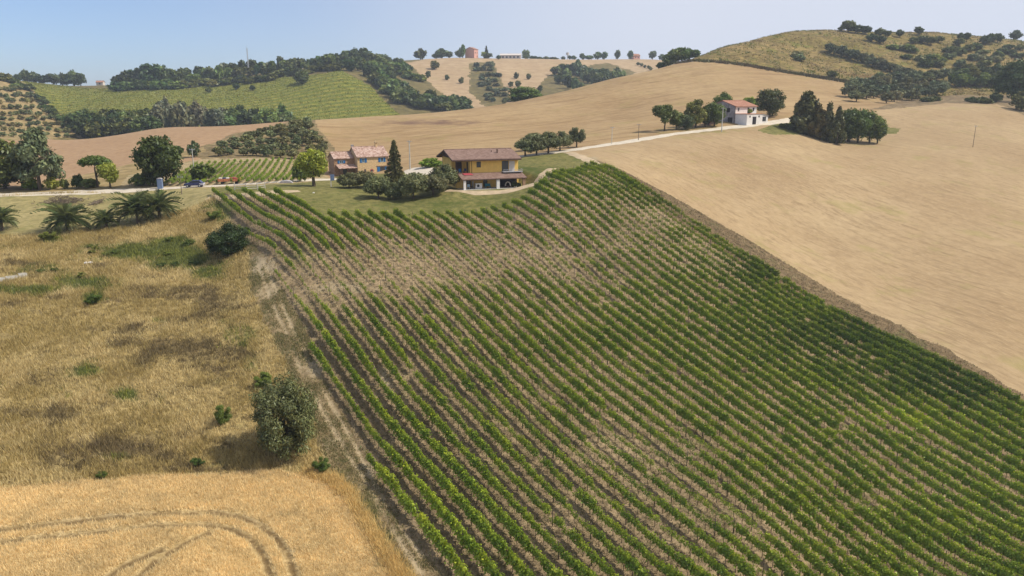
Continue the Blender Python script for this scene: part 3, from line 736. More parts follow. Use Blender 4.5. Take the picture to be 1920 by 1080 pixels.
# ------------------------------------------------------------ dry grass, wheat, clods: one sheet of blades each
def blades(name, X, Y, n_per, h, w, lean, colfn, size_jit=.5, spread=.2):
    g = np.random.default_rng(len(X)); m = len(X) * n_per
    x = np.repeat(X, n_per) + g.normal(0, 1, m) * spread; y = np.repeat(Y, n_per) + g.normal(0, 1, m) * spread
    z = terr(x, y); hh = np.repeat(np.broadcast_to(h, X.shape), n_per) * g.uniform(1 - size_jit, 1 + size_jit, m)
    a = g.uniform(0, 6.283, m); ww = np.repeat(np.broadcast_to(w, X.shape), n_per)
    dx, dy = np.cos(a) * ww, np.sin(a) * ww; la = g.uniform(0, 6.283, m); lx, ly = np.cos(la) * lean * hh, np.sin(la) * lean * hh
    V = np.stack([np.stack([x - dx, y - dy, z - .04], 1), np.stack([x + dx, y + dy, z - .04], 1), np.stack([x + lx, y + ly, z + hh], 1)], 1).reshape(-1, 3)
    col = np.repeat(np.repeat(colfn(X, Y, g), n_per, 0) * g.uniform(.8, 1.2, (m, 1)), 3, 0)
    return tag(link(name, mesh_np(name, V, np.arange(3 * m).reshape(m, 3), M['grass'], col=col)), kind='stuff')
# scatter in proportion to the area of the ground cells of a field
dXu = np.abs(GX[:-1,1:] - GX[:-1,:-1]); dYv = np.abs(GY[1:,:-1] - GY[:-1,:-1]); AREA = dXu * dYv
def scatter(field, n, seed, weight=None, lim=None):
    g = np.random.default_rng(seed)
    w = np.where(reg == names.index(field), AREA, 0) * ((fx > -120) & (fx < 2040) & (fy < 1180) & (ft < (lim or 165)))
    if weight is not None: w = w * weight
    k = g.choice(w.size, n, p=(w / w.sum()).ravel()); i, j = np.unravel_index(k, w.shape)
    a, b_ = g.random(n), g.random(n)
    return GX[i, j] + a * (GX[i, j+1] - GX[i, j]) + b_ * (GX[i+1, j] - GX[i, j]), GY[i, j] + b_ * (GY[i+1, j] - GY[i, j])
def px_of(X, Y):
    return to_px(X, Y, terr(X, Y))
def meadow_col(X, Y, g):
    px, py, t = px_of(X, Y)
    gold = np.array([.43, .325, .125]); straw = np.array([.6, .47, .22]); brown = np.array([.2, .15, .07]); grn = np.array([.13, .15, .04]); yel = np.array([.3, .3, .05])
    v = fbm(X / 5, Y / 5, 61); u = g.random(len(X))
    c = np.where((v + .25 * (u - .5) > .55)[:,None], straw, gold)
    dk = blob('darkp', px, py) + 1.9 * (fbm(X / 5, Y / 2.4, 63, 4) - .515); c = np.where((dk + .35 * (u - .5) > .42)[:,None], brown, c)
    gr = blob('green', px, py) + 1.5 * (fbm(X / 4, Y / 3, 62, 4) - .57); c = np.where((gr + .4 * (g.random(len(X)) - .5) > .42)[:,None], np.where((g.random(len(X)) < .25)[:,None], yel, grn), c)
    return c
wt = np.clip(.35 + 1.4 * fbm(fc(GX) / 3, fc(GY) / 3, 64)**2 + .6 * np.clip((100 - ft) / 60, 0, 1), .1, 2)
X, Y = scatter('meadow', 42000, 1, wt)
blades('dry_grass', X, Y, 5, .25 + .5 * fbm(X / 2.5, Y / 2.5, 65)**1.2, .035, .5, meadow_col)
def wheat_col(X, Y, g):
    v = fbm(X / 6, Y / 3, 71); c = np.array([.82, .64, .335]) * (.62 + .62 * (fbm(X / 1.2, Y / .7, 72)[:,None] * .5 + .5 * v[:,None])) * g.uniform(.85, 1.15, (len(X), 1))
    return c
ww_ = np.clip(1.02 - 1.2 * fc(WR), 0.03, 1)
X, Y = scatter('wheat_field', 62000, 2, ww_)
keep = np.array(rut_field(X, Y, WHEAT_RUTS, .75)) < .45
X, Y = X[keep], Y[keep]
blades('wheat', X, Y, 3, .3, .022, .45, wheat_col, .35, .12)
def soil_col(X, Y, g):
    u = g.random((len(X), 1)); c = np.where(u < .62, np.array([[.34, .255, .135]]), np.where(u < .8, np.array([[.17, .13, .065]]), np.array([[.15, .16, .05]])))
    px, py, t = px_of(X, Y)
    return c
X, Y = scatter('vineyard_soil', 46000, 3, np.clip((150 - ft) / 70, .15, 1))
blades('vineyard_weeds', X, Y, 3, .16 + .22 * fbm(X / 3, Y / 3, 81)**1.5, .04, .9, soil_col, .5, .16)
def track_col(X, Y, g):
    u = g.random((len(X), 1)); return np.where(u < .5, np.array([[.14, .15, .05]]), np.array([[.36, .28, .14]]))
X, Y = scatter('dirt_track', 9000, 4, np.clip(1 - 1.6 * fc(TR), .02, 1) * np.clip(2.2 * fbm(fc(GX) / 2.5, fc(GY) / 2.5, 82) - .55, .03, 1))
blades('track_weeds', X, Y, 5, .16, .03, .6, track_col, .5, .14)
# tall straw fringe along the wheat's edge towards the track
fr = ground_line([(575,888),(625,900),(655,928),(690,985),(722,1035),(750,1075),(780,1120)], n=30)
fr = np.array(fr); g = np.random.default_rng(9)
k = g.integers(0, len(fr), 2600); X = fr[k,0] + g.normal(0, .42, 2600); Y = fr[k,1] + g.normal(0, .35, 2600)
blades('straw_fringe', X, Y, 4, .62, .03, .5, lambda X, Y, g: np.array([.72, .53, .22]) * g.uniform(.75, 1.2, (len(X), 1)), .35, .14)
X, Y = scatter('verge_strip', 5000, 6)
blades('verge_weeds', X, Y, 4, .2, .04, .6, lambda X, Y, g: np.where(g.random((len(X), 1)) < .4, np.array([[.12, .13, .05]]), np.array([[.19, .14, .085]])), .5, .2)
def hill_col(cols):
    cols = np.array(cols)
    return lambda X, Y, g: cols[np.clip((fbm(X / 14, Y / 14, 91) * 1.5 - .25 + .3 * (g.random(len(X)) - .5)) * len(cols), 0, len(cols) - 1).astype(int)]
X, Y = scatter('scrub_hill_ground', 9000, 21, fbm(fc(GX) / 9, fc(GY) / 9, 92)**2, 640)
blades('hill_scrub', X, Y, 4, .55, .28, .8, hill_col([(.2, .13, .06), (.26, .19, .07), (.12, .13, .025), (.17, .18, .03), (.1, .105, .03)]), .6, .6)
X, Y = scatter('green_hill', 12000, 22, None, 660)
blades('hill_crop', X, Y, 3, .6, .3, .6, hill_col([(.15, .17, .025), (.21, .205, .035), (.25, .225, .045), (.14, .155, .025)]), .5, .6)

hl = np.array(ground_line([(1240,122),(1310,114),(1380,120),(1450,132),(1530,145),(1604,157)], n=40)); k = g.integers(0, len(hl), 1500); k = k[g.random(1500) < .3 + .7 * k / len(hl)]
X, Y = hl[k,0] + g.normal(0, 1., len(k)), hl[k,1] + g.normal(0, 1., len(k))
blades('hedge_line', X, Y, 6, 1.0, .3, .7, hill_col([(.09, .07, .035), (.1, .095, .03), (.13, .09, .045)]), .5, .6)
# ------------------------------------------------------------ trees and shrubs round the vineyard
tpx('olive_tree', 'olive_big', 538, 856, 172, 128, 'large grey-green olive tree standing alone beside the dirt track', lod='hi', leaf='olive', v=1, tint=(.6, .67, .54), th=.04, sink=.3)
tpx('evergreen_bush', 'dense', 430, 480, 66, 82, 'round dark evergreen bush at the top of the dirt track', 'bush', lod='hi', leaf='leaf', v=2, tint=(.7, .85, .9), sink=.3)
for px, py, h, w, lab in [(417,796,40,36,'small green shrub in the dry grass left of the big olive tree'),(603,884,30,36,'low green shrub beside the track below the big olive tree'),
    (497,724,26,40,'green bush half hidden behind the left side of the big olive tree'),(175,570,20,32,'low green weed clump alone in the dry meadow above the middle'),(92,450,16,34,'low green bramble in dry grass below the leftmost palms'),
    (400,412,18,30,'small olive green bramble above the round dark bush'),(190,896,14,22,'tiny green weed clump on the upper edge of the wheat field'),(372,872,14,26,'small green weed clump left of the big olive tree near the wheat'),
    (460,442,16,22,'small green weed at the head of the dirt track beside the vines')]:
    tpx('shrub', 'ragged', px, py, h * 1.1, w * 1.15, lab, 'shrub', lod='hi', leaf='leaf_mid', tint=(1, 1.05, .8))
for px, py, w, n_ in [(245,473,150,6),(330,458,80,3),(110,518,90,3),(330,495,80,3)]:
    for i in range(n_):
        x = px + (_tr.random() - .5) * w; y = py + (_tr.random() - .5) * 16
        tpx('bramble', 'ragged', x, y, _tr.uniform(7, 12), _tr.uniform(16, 28), 'low green bramble in the band of weeds across the dry meadow', 'bramble', group='brambles across the dry meadow', lod='low', leaf='leaf_mid', tint=(.95, .95, .8))

# palms: a stout trunk and arching fronds, each frond a part
def frond_mesh(seed):
    g = np.random.default_rng(seed); b = []; f = []; n = 16; t = np.linspace(0, 1, n)
    rx = t * 1.; rz = .62 * t - .95 * t**2.3; V = []; F = []
    for i in range(1, n):
        s = .33 * math.sin(math.pi * (.12 + .82 * t[i]))**.8 * g.uniform(.85, 1.1)
        for sd in (-1, 1):
            p = np.array((rx[i], 0, rz[i])); q = p + np.array((s * .75, sd * s * .62, -.34 * s + g.uniform(-.03, .03))); w = np.array((.03, 0, .01))
            k = len(V); V += [p - w, p + w, q + w * .3, q - w * .3]; F.append((k, k+1, k+2, k+3))
    for i in range(n - 1):
        k = len(V); w = .018 * (1 - t[i]) + .006
        V += [(rx[i], -w, rz[i]), (rx[i], w, rz[i]), (rx[i+1], w, rz[i+1]), (rx[i+1], -w, rz[i+1])]; F.append((k, k+1, k+2, k+3))
    V = np.array(V, float)
    return mesh_np('frond', V, np.array(F), M['palm'], col=np.repeat(g.uniform(.75, 1.25, (len(V) // 4, 1)), 4, 0) * np.ones((1, 3)))
FROND = [frond_mesh(i) for i in range(5)]
def palm(px, py, h, w, lab, nf=44):
    p, t = at(px, py, 80); e = empty('palm_tree', p, _tr.uniform(0, 6)); tag(e, lab, 'palm', 'stout palms along the meadow edge')
    H = .84 * h * t / FPX; Rr = .87 * w * t / FPX / 2; ht = H * .36
    b = MB(); b.tube([(0, 0, -.2), (0, 0, ht * .2), (.02, 0, ht * .7), (0, 0, ht), (0, 0, ht + .25)], [.34, .3, .3, .36, .2], 9); b.build('trunk', M['bark'], e)
    for i in range(nf):
        o = link('frond', FROND[i % 5], e, (0, 0, ht + .1)); el = 1.15 - 1.5 * (i / nf)**.8 + _tr.uniform(-.1, .1)
        o.rotation_euler = (_tr.uniform(-.25, .25), -el, i * 2.399 + _tr.uniform(-.2, .2)); s = Rr * _tr.uniform(.92, 1.12) * (1.25 if el > .5 else 1.); o.scale = (s, s, s)
        k = _tr.uniform(.75, 1.15) * (.8 if el < -.1 else 1); o.color = (k, k * (.9 if el < -.1 else 1), k * .8, 1)
palm(4, 432, 50, 66, 'palm cut off by the left edge of the photo'); palm(128, 433, 48, 90, 'wide low palm left of the smallest palm'); palm(200, 428, 36, 58, 'smallest palm between the wide low palm and the tall pair')
palm(259, 418, 60, 88, 'tall palm on the left of the close pair'); palm(300, 411, 56, 80, 'tall palm on the right of the close pair, behind its neighbour')

# along the road on the left
tpx('broadleaf_tree', 'dense', 10, 364, 94, 100, 'dense green tree at the left edge beside the gravel road', t=168, leaf='leaf_mid', lod='mid', tint=(.7, .75, .7))
tpx('pine_tree', 'pine', 76, 364, 116, 86, 'tall blue-green pine with bare lower trunk beside the road', t=166, leaf='needle', lod='mid', v=1, tint=(1.05, 1.3, 1.45))
tpx('broadleaf_tree', 'dense', 42, 362, 60, 60, 'dark green tree in the gap between the dense left tree and pine', t=170, leaf='leaf', tint=(.9, .95, .8))
for px, h, w, lab, lf in [(63,24,32,'yellow-green bush under the tall pine','leaf_light'),(98,30,24,'thin yellow-green bush right of the pine trunk','leaf_light'),(121,20,16,'small round green tree alone by the road right of the pine','leaf_mid'),
   (147,27,22,'small slender green tree left of the umbrella pine','leaf_mid'),(166,20,34,'low dark green shrub under the umbrella pine','leaf_mid'),(287,38,38,'dark shrub behind the blue box by the road','leaf'),(264,26,34,'green roadside shrub left of the blue box','leaf_mid')]:
    tpx('roadside_shrub', 'bush', px, 360, h, w, lab, 'shrub', t=167, leaf=lf, lod='low')
tpx('umbrella_pine', 'umbrella', 183, 360, 60, 62, 'round-topped umbrella pine with a forked trunk by the road', t=167, leaf='leaf_mid', v=0, tint=(.75, .85, .75), th=.03)
tpx('light_green_tree', 'light', 207, 360, 46, 44, 'bright yellow-green tree overlapping the umbrella pine', t=165, leaf='leaf_light', v=2)
tpx('broadleaf_tree', 'round', 303, 355, 92, 82, 'big olive-brown leafy tree beside the blue box', t=166, leaf='leaf_mid', lod='mid', v=3, tint=(.95, .85, .7), th=.045)
tpx('round_tree', 'dense', 364, 293, 30, 24, 'ball-shaped tree on a thin trunk below the ploughed field', t=215, leaf='olive', lod='low', tint=(.75, .85, .7))
tpx('leaning_tree', 'round', 334, 288, 20, 24, 'small dark leaning tree left of the ball-shaped tree', t=218, leaf='leaf_mid', lod='low')
tpx('broadleaf_tree', 'round', 382, 347, 33, 44, 'small leafy green tree right behind the parked car', t=172, leaf='leaf_mid', lod='low')
tpx('light_green_tree', 'light', 589, 347, 66, 58, 'bright green tree on the lawn left of the brick farmhouse', t=158, leaf='leaf_light', lod='mid', v=1, tint=(.9, .95, .8), th=.05)
tpx('shrub', 'bush', 563, 346, 40, 26, 'dark shrub behind the bright green tree on the lawn', 'shrub', t=172, leaf='leaf_mid', lod='low')
tpx('spruce_tree', 'spruce', 741, 343, 82, 44, 'narrow dark spruce between the two houses', t=160, leaf='needle', lod='mid', v=0, tint=(1, 1, .8))
for px, py, h, w, lab in [(655,352,32,42,'leftmost grey-green olive in front of the brick farmhouse'),(683,352,34,44,'olive in front of the farmhouse porch'),(710,372,44,52,'front left olive of the clump on the lawn'),
   (737,374,36,34,'low olive in the middle of the clump on the lawn'),(775,372,52,58,'broad olive right of the middle of the lawn clump'),(812,366,46,50,'olive of the lawn clump nearest the yellow house'),(832,354,50,52,'tall olive against the left end of the yellow house'),(760,352,26,30,'small olive behind the lawn clump under the spruce')]:
    tpx('olive_tree', 'olive', px, py, h, w, lab, group='olives on the lawn', tmin=100, leaf='olive', lod='mid', tint=(.85, .88, .8), sink=.5)
tpx('shrub', 'bush', 808, 316, 17, 44, 'bright green shrub behind the white gravel yard', 'shrub', t=182, leaf='leaf_light', lod='low', tint=(.8, .95, .8))
for px, py, h, w, lab in [(985,293,30,46,'olive nearest the right end of the yellow house roof'),(1006,291,36,46,'second olive from the yellow house beside the gravel road'),(1028,288,40,48,'middle olive of the clump right of the yellow house'),(1050,283,36,40,'olive left of the lone end olive beside the gravel road'),(1081,276,36,34,'end olive with a clear trunk beside the gravel road'),(1000,281,30,50,'olive behind the clump right of the yellow house')]:
    tpx('olive_tree', 'olive', px, py, h, w, lab, group='olives by the gravel road', tmin=150, leaf='olive', lod='mid', tint=(.8, .84, .78))
# round the white house
for px, py, h, w, kd, lf, lab, tn in [(1246,246,50,44,'sparse','leaf_mid','sparse leafy tree at the left end of the white house trees',(1.1,1,.9)),(1268,243,34,30,'round','leaf_mid','small green tree right of the sparse one by the road',(1,1,1)),(1285,243,28,32,'dense','olive','round grey-green bush beside the gravel road',(.7,.8,.7)),
   (1304,239,48,46,'sparse','leaf_mid','thin-leaved tree in the middle of the white house trees',(1.1,1,.9)),(1322,238,38,40,'round','leaf','dark green tree behind the small shed',(1.1,1.1,1)),(1339,237,44,40,'round','leaf_mid','dense green tree left of the grey gable of the white house',(.75,.85,.8)),
   (1354,216,40,36,'round','leaf_mid','green tree behind the grey gable of the white house',(.9,1,.8))]:
    tpx('broadleaf_tree', kd, px, py, h, w, lab, tmin=180, leaf=lf, lod='mid', tint=tn)
tpx('evergreen_tree', 'dense', 1443, 218, 52, 54, 'round dark evergreen tree right of the white house', tmin=200, leaf='leaf', lod='mid', tint=(.8, .85, .9))
tpx('shrub', 'bush', 1405, 205, 22, 34, 'green treetop showing over the white house roof', 'shrub', t=285, leaf='leaf_light', lod='low', tint=(.8,.9,.8))
tpx('cypress_tree', 'cypress', 1510, 232, 78, 78, 'broad dark cypress in the clump right of the white house', t=250, leaf='needle', lod='mid', v=1, tint=(1.25, 1.1, .85))
tpx('cypress_tree', 'cypress', 1532, 232, 64, 48, 'brownish dying cypress beside the broad dark one', t=247, leaf='needle', lod='mid', v=2, tint=(2.2, 1.35, 1.))
tpx('cypress_tree', 'cypress', 1551, 236, 72, 44, 'slender dark cypress left of the green trees', t=246, leaf='needle', lod='mid', v=0, tint=(1.2, 1.05, .85))
tpx('cypress_tree', 'cypress', 1568, 238, 68, 42, 'slender dark cypress next to the round green trees', t=244, leaf='needle', lod='mid', v=3, tint=(1.15, 1.1, .9))
for px, py, h, w, lab, tn in [(1592,250,62,54,'dark round tree left in the green clump by the utility pole',(.75,.8,.7)),(1608,252,62,50,'bright green tree in the middle of the clump by the pole',(1.1,1.15,1)),(1630,252,56,50,'green tree right of the middle in the clump by the pole',(1.05,1.05,.9)),(1645,250,44,34,'rightmost tree of the green clump by the utility pole',(.85,.9,.8)),(1590,253,30,40,'low pale green bush behind the utility pole in the clump',(1.2,1.2,1))]:
    tpx('broadleaf_tree', 'round', px, py, h, w, lab, t=252, leaf='leaf_mid', lod='mid', tint=tn)
for px, py, h, w in [(1485,233,12,30),(1500,236,13,34),(1470,230,9,20),(1530,244,12,30),(1550,247,12,36)]:
    tpx('shrub', 'bush', px, py, h, w, 'low dark shrub at the foot of the cypress clump', 'shrub', group='shrubs under the cypresses', t=250, leaf='leaf', lod='tiny')

# clusters: many alike trees, each one an object
def cluster(name, kind, pts, hr, wr, label, cat, group, t=None, tj=0, leaf='leaf', lod='low', tint=(1, 1, 1), tmin=200):
    """pts: (px, py) or (px, t) when t is 'col'"""
    for q in pts:
        k = _tr.uniform(.7, 1.3); y_ = _tr.uniform(-.1, .12); tn = (tint[0] * k * (1 + y_), tint[1] * k, tint[2] * k * (1 - y_)); lf = leaf if leaf != 'leaf' else _tr.choice(['leaf', 'leaf', 'leaf_mid'])
        h = _tr.uniform(*hr); w = _tr.uniform(*wr)
        if len(q) > 2: h, w = q[2], q[3]
        tpx(name, kind, q[0], q[1] if t is None else 0, h, w, label, cat, group=group, tmin=tmin, t=None if t is None else t + _tr.uniform(-tj, tj), leaf=lf, lod=lod, tint=tn, sink=.3)
def along(p0, p1, n, jx=4, jy=2):
    return [(p0[0] + (p1[0] - p0[0]) * (i + .5) / n + _tr.uniform(-jx, jx), p0[1] + (p1[1] - p0[1]) * (i + .5) / n + _tr.uniform(-jy, jy)) for i in range(n)]
pts = []
for a, b_, n in [((395,291),(612,298),9),((405,279),(618,286),9),((430,269),(612,275),8),((452,260),(605,264),7),((482,252),(600,255),6),((515,246),(592,247),4),((552,238),(585,240),2)]:
    pts += along(a, b_, n, 5, 2)
cluster('olive_tree', 'olive', pts, (15, 20), (18, 25), 'grey-green olive tree in the grove behind the young vineyard', 'olive tree', 'olives of the grove behind the young vineyard', leaf='olive', lod='low', tint=(1., 1.02, .9), tmin=190)
pts = []
for k in range(9):
    y = 172 + 10.5 * k
    pts += along((-15, y + 2), (min(148, 42 + k * 13), y - 3 + k * .6), 6 + k // 2, 4, 2.5)
cluster('olive_tree', 'olive', pts, (8, 11), (9, 14), 'small olive in the sloping grove at the far left', 'olive tree', 'olives on the far left slope', leaf='olive', lod='tiny', tint=(1.05, 1.08, .95), tmin=300)
cluster('olive_tree', 'olive', along((60,182),(135,248),12,4,3), (12, 16), (14, 20), 'olive in the line along the edge of the far left grove', 'olive tree', 'olives lining the far left grove', leaf='leaf', lod='tiny', tint=(1, 1.1, 1.2), tmin=300)
# woods below the green hill
wood = along((146,250),(290,238),16,6,4) + along((150,240),(285,225),14,6,5) + along((165,232),(280,215),9,6,5)
cluster('woodland_tree', 'dense', wood, (30, 44), (34, 46), 'dense dark tree in the wood above the ploughed field', 'tree', 'trees of the wood above the ploughed field', t=405, tj=22, leaf='leaf', lod='low', tint=(.9, 1., .95))
wood = along((290,240),(430,240),15,6,4)
cluster('woodland_tree', 'round', wood, (34, 58), (26, 36), 'greyish tree in the thin wood below the green hill', 'tree', 'grey trees below the green hill', t=425, tj=22, leaf='olive', lod='low', tint=(.72, .72, .85))
wood = along((425,242),(555,240),13,6,4)
cluster('woodland_tree', 'round', wood, (28, 50), (30, 42), 'dark tree in the wood behind the olive grove', 'tree', 'trees of the wood behind the olive grove', t=420, tj=22, leaf='leaf', lod='low', tint=(.95, 1.05, 1.2))
# green hill: field trees, ridge line
for px, py, h, w, lab in [(443,168,13,14,'small dark round tree alone on the green hill'),(474,170,10,12,'small dark round bush right of the round tree on the green hill'),(391,174,9,13,'low bush left of the round trees on the green hill'),(567,157,24,30,'large dark round tree on the crest of the green hill')]:
    tpx('field_tree', 'dense', px, py, h, w, lab, tmin=400, leaf='leaf', lod='low', tint=(.9, 1.05, 1.1))
cluster('ridge_tree', 'round', [(222,640,22,28),(236,650,30,32),(252,640,33,33),(268,655,36,35),(286,655,44,42),(300,645,38,37),(315,655,33,32),(330,650,27,30)], (20, 30), (24, 34), 'tall dark tree in the thick wood on the left ridge', 'tree', 'tall trees on the left ridge', t=640, tj=8, leaf='leaf', lod='low', tint=(.8, .95, 1.05))
cluster('ridge_shrub', 'bush', [(x, 0) for x in range(216, 345, 9)], (14, 22), (22, 32), 'green thicket bush below the tall trees on the left ridge', 'bush', 'thicket below the left ridge trees', t=612, tj=6, leaf='leaf_mid', lod='tiny', tint=(.75, .9, .9))
cluster('ridge_tree', 'round', [(x, 0) for x in range(348, 640, 9)], (15, 30), (18, 28), 'dark tree in the long belt along the left ridge', 'tree', 'trees of the belt along the left ridge', t=655, tj=20, leaf='leaf', lod='tiny', tint=(.85, .98, 1.05))
cluster('ridge_shrub', 'bush', [(x, 0) for x in range(345, 640, 11)], (9, 16), (18, 28), 'brownish bush below the tree belt on the left ridge', 'bush', 'bushes below the left ridge belt', t=618, tj=10, leaf='leaf_mid', lod='tiny', tint=(.85, .75, .8))
cluster('ridge_tree', 'round', [(612,720,18,24),(650,720,26,24),(668,735,30,28),(684,735,33,30),(702,740,26,28),(718,800,24,28),(728,780,20,26),(748,830,24,24),(752,800,14,22)], (20, 30), (20, 30), 'tall dark tree on the ridge right of the mast', 'tree', 'trees on the ridge right of the mast', t=735, tj=15, leaf='leaf', lod='low', tint=(.8, .95, 1.1))
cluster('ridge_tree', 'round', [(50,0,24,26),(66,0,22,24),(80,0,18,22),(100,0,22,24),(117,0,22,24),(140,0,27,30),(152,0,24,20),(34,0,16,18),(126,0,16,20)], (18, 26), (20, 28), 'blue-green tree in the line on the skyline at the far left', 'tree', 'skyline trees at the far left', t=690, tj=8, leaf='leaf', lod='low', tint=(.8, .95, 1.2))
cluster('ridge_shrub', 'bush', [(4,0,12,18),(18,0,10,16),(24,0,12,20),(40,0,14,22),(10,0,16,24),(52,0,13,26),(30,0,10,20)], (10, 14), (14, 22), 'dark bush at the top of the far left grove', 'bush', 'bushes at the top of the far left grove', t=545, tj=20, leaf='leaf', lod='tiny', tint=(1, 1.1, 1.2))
# belt running down from the ridge to the right of the green hill
belt = along((648,128),(740,150),14,10,5) + along((690,150),(775,190),14,10,6) + along((715,168),(800,205),14,9,5) + along((745,190),(840,212),14,8,4) + along((800,196),(878,210),9,6,3) + along((700,135),(760,145),8,8,5)
cluster('hedgerow_tree', 'round', belt, (16, 27), (22, 32), 'dark bushy tree in the belt down the right side of the green hill', 'tree', 'trees of the belt beside the green hill', leaf='leaf', lod='tiny', tint=(.9, 1.05, 1.1), tmin=470)
cluster('hedgerow_shrub', 'bush', along((755,180),(870,212),12,8,3) + along((740,140),(790,150),6,8,4), (10, 16), (22, 30), 'green bush at the edge of the belt beside the green hill', 'bush', 'bushes along the belt beside the green hill', leaf='leaf_mid', lod='tiny', tint=(.85, .95, .8), tmin=470)
# far stubble: lone trees
for px, py, h, w, lab in [(789,109,19,27,'round dark tree alone on the skyline above the far stubble'),(803,146,13,10,'small olive high on the left of the far stubble slope'),(838,150,10,9,'small olive in the middle of the far stubble slope'),(865,157,12,10,'small olive right of the middle on the far stubble slope'),
   (815,130,16,19,'bushy grey-green tree at the top of the far stubble slope'),(857,190,12,11,'small olive near the bottom of the far stubble slope'),(945,195,9,9,'small dark bush beside the far gully'),(968,148,12,10,'small olive right of the gully, upper left of four'),(991,149,11,9,'small olive right of the gully, upper right of four'),
   (958,163,10,10,'small olive right of the gully, lower left of four'),(971,163,12,11,'small olive right of the gully, lower middle of four'),(1013,172,12,10,'small olive below the four olives right of the gully')]:
    tpx('field_tree', 'dense', px, py, h, w, lab, tmin=480, leaf='leaf', lod='tiny', tint=(1.1, 1.1, 1.2))
tpx('round_bush', 'bush', 984, 196, 32, 66, 'wide green bush rising behind the stubble hill crest', 'bush', t=395, leaf='leaf_mid', lod='mid', tint=(.85, .95, .7))
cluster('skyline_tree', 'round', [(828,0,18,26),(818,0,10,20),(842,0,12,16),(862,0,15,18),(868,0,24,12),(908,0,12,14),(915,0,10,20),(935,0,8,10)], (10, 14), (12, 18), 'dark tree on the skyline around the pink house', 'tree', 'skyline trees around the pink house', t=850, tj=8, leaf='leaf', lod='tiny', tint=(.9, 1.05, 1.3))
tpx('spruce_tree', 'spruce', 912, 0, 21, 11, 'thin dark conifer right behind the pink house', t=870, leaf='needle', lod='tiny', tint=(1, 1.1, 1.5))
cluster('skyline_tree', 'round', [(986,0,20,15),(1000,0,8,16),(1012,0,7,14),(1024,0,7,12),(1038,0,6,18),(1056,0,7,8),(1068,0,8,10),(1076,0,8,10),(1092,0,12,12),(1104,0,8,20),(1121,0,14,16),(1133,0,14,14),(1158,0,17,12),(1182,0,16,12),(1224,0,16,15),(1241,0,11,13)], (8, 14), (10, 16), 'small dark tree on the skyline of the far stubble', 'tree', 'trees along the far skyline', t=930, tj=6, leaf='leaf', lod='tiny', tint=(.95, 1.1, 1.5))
cluster('ridge_tree', 'round', [(1240,430,16,20),(1254,430,24,28),(1266,430,28,30),(1278,430,28,30),(1291,430,22,26),(1303,430,16,22)], (16, 24), (18, 26), 'green tree at the foot of the scrub hill on the skyline', 'tree', 'trees at the left foot of the scrub hill', t=432, tj=5, leaf='leaf_mid', lod='low', tint=(.75, .85, .85))
gully = along((1042,146),(1100,182),12,5,6) + along((1055,135),(1140,168),13,6,6) + along((1085,140),(1165,155),10,6,5)
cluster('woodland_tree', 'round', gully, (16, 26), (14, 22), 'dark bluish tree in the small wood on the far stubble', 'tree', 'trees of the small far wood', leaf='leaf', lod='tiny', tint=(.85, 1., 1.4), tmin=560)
gl = [(885 + _tr.random() * 45 + k * 4, 122 + k * 9 + _tr.random() * 6) for k in range(8) for _ in range(5)]
cluster('gully_shrub', 'bush', gl, (6, 10), (10, 16), 'grey-green shrub in the gully below the pink house', 'shrub', 'shrubs in the far gully', leaf='olive', lod='tiny', tint=(.75, .82, .9), tmin=520)
cluster('skyline_hedge_tree', 'round', along((1195,122),(1222,132),5,2,1), (5, 7), (6, 8), 'tiny tree in the row below the far skyline house', 'tree', 'row below the far skyline house', leaf='leaf', lod='tiny', tmin=560)
# scrub hill on the right
row_pts = along((1550,98),(1600,112),5,2,1) + along((1600,112),(1690,142),9,2,1.5) + along((1690,142),(1712,148),2,2,1)
cluster('olive_tree', 'olive', row_pts, (16, 21), (18, 24), 'olive in the slanting row across the scrub hill', 'olive tree', 'slanting row of olives on the scrub hill', leaf='olive', lod='low', tint=(.75, .8, .8), tmin=380)
top = [(1590,60,21,26),(1604,62,15,28),(1622,64,15,24),(1578,58,9,14),(1650,68,14,20),(1664,70,12,14),(1633,78,14,20),(1650,82,14,20),(1686,70,14,16),(1721,66,15,20),(1712,82,12,18),(1730,82,14,22),(1745,84,14,22),(1760,80,12,18),(1800,76,14,14),(1812,78,16,16),(1798,86,14,20),(1845,84,16,20),(1858,84,20,22),(1870,80,17,20),(1900,72,18,20)]
for px, py, h, w in top[:-1]:
    tpx('hilltop_tree', 'round', px, py, h, w, 'dark green tree along the top of the scrub hill', group='trees on top of the scrub hill', tmin=400, leaf='leaf', lod='low', tint=(.95, 1.05, 1.05))
tpx('hilltop_tree', 'round', 1903, 0, 20, 23, 'lone dark tree on the skyline at the far right', t=580, leaf='leaf', lod='low', tint=(.75, .9, 1.1))
sc = [(1674,90),(1690,92),(1700,94),(1712,96),(1725,112),(1738,112),(1752,108),(1766,116),(1780,108),(1735,124),(1748,122),(1760,124),(1775,96),(1790,98),(1800,102),(1815,94),(1828,92),(1840,100),(1822,112),(1836,112),(1850,114),(1868,114),(1880,98),(1896,100),(1908,106),(1890,90),(1912,92),(1800,124),(1815,128),(1868,108),(1845,124),(1498,112),(1493,106),(1700,108),(1560,143),(1780,138),(1795,140)]
for x, y in sc:
    tpx('scrub_bush', 'bush', x, y + 2, _tr.uniform(9, 16), _tr.uniform(16, 26), 'grey-green bush scattered on the scrub hill', 'bush', group='bushes on the scrub hill', tmin=360, leaf=_tr.choice(['leaf', 'olive', 'leaf_mid']), lod='tiny', tint=(1.1, 1.15, 1.))
grove = along((1590,172),(1690,154),8,3,2) + along((1585,182),(1700,160),9,3,2) + along((1700,158),(1775,152),6,3,2) + along((1600,190),(1770,170),11,3,2) + along((1640,196),(1778,178),9,3,1.5)
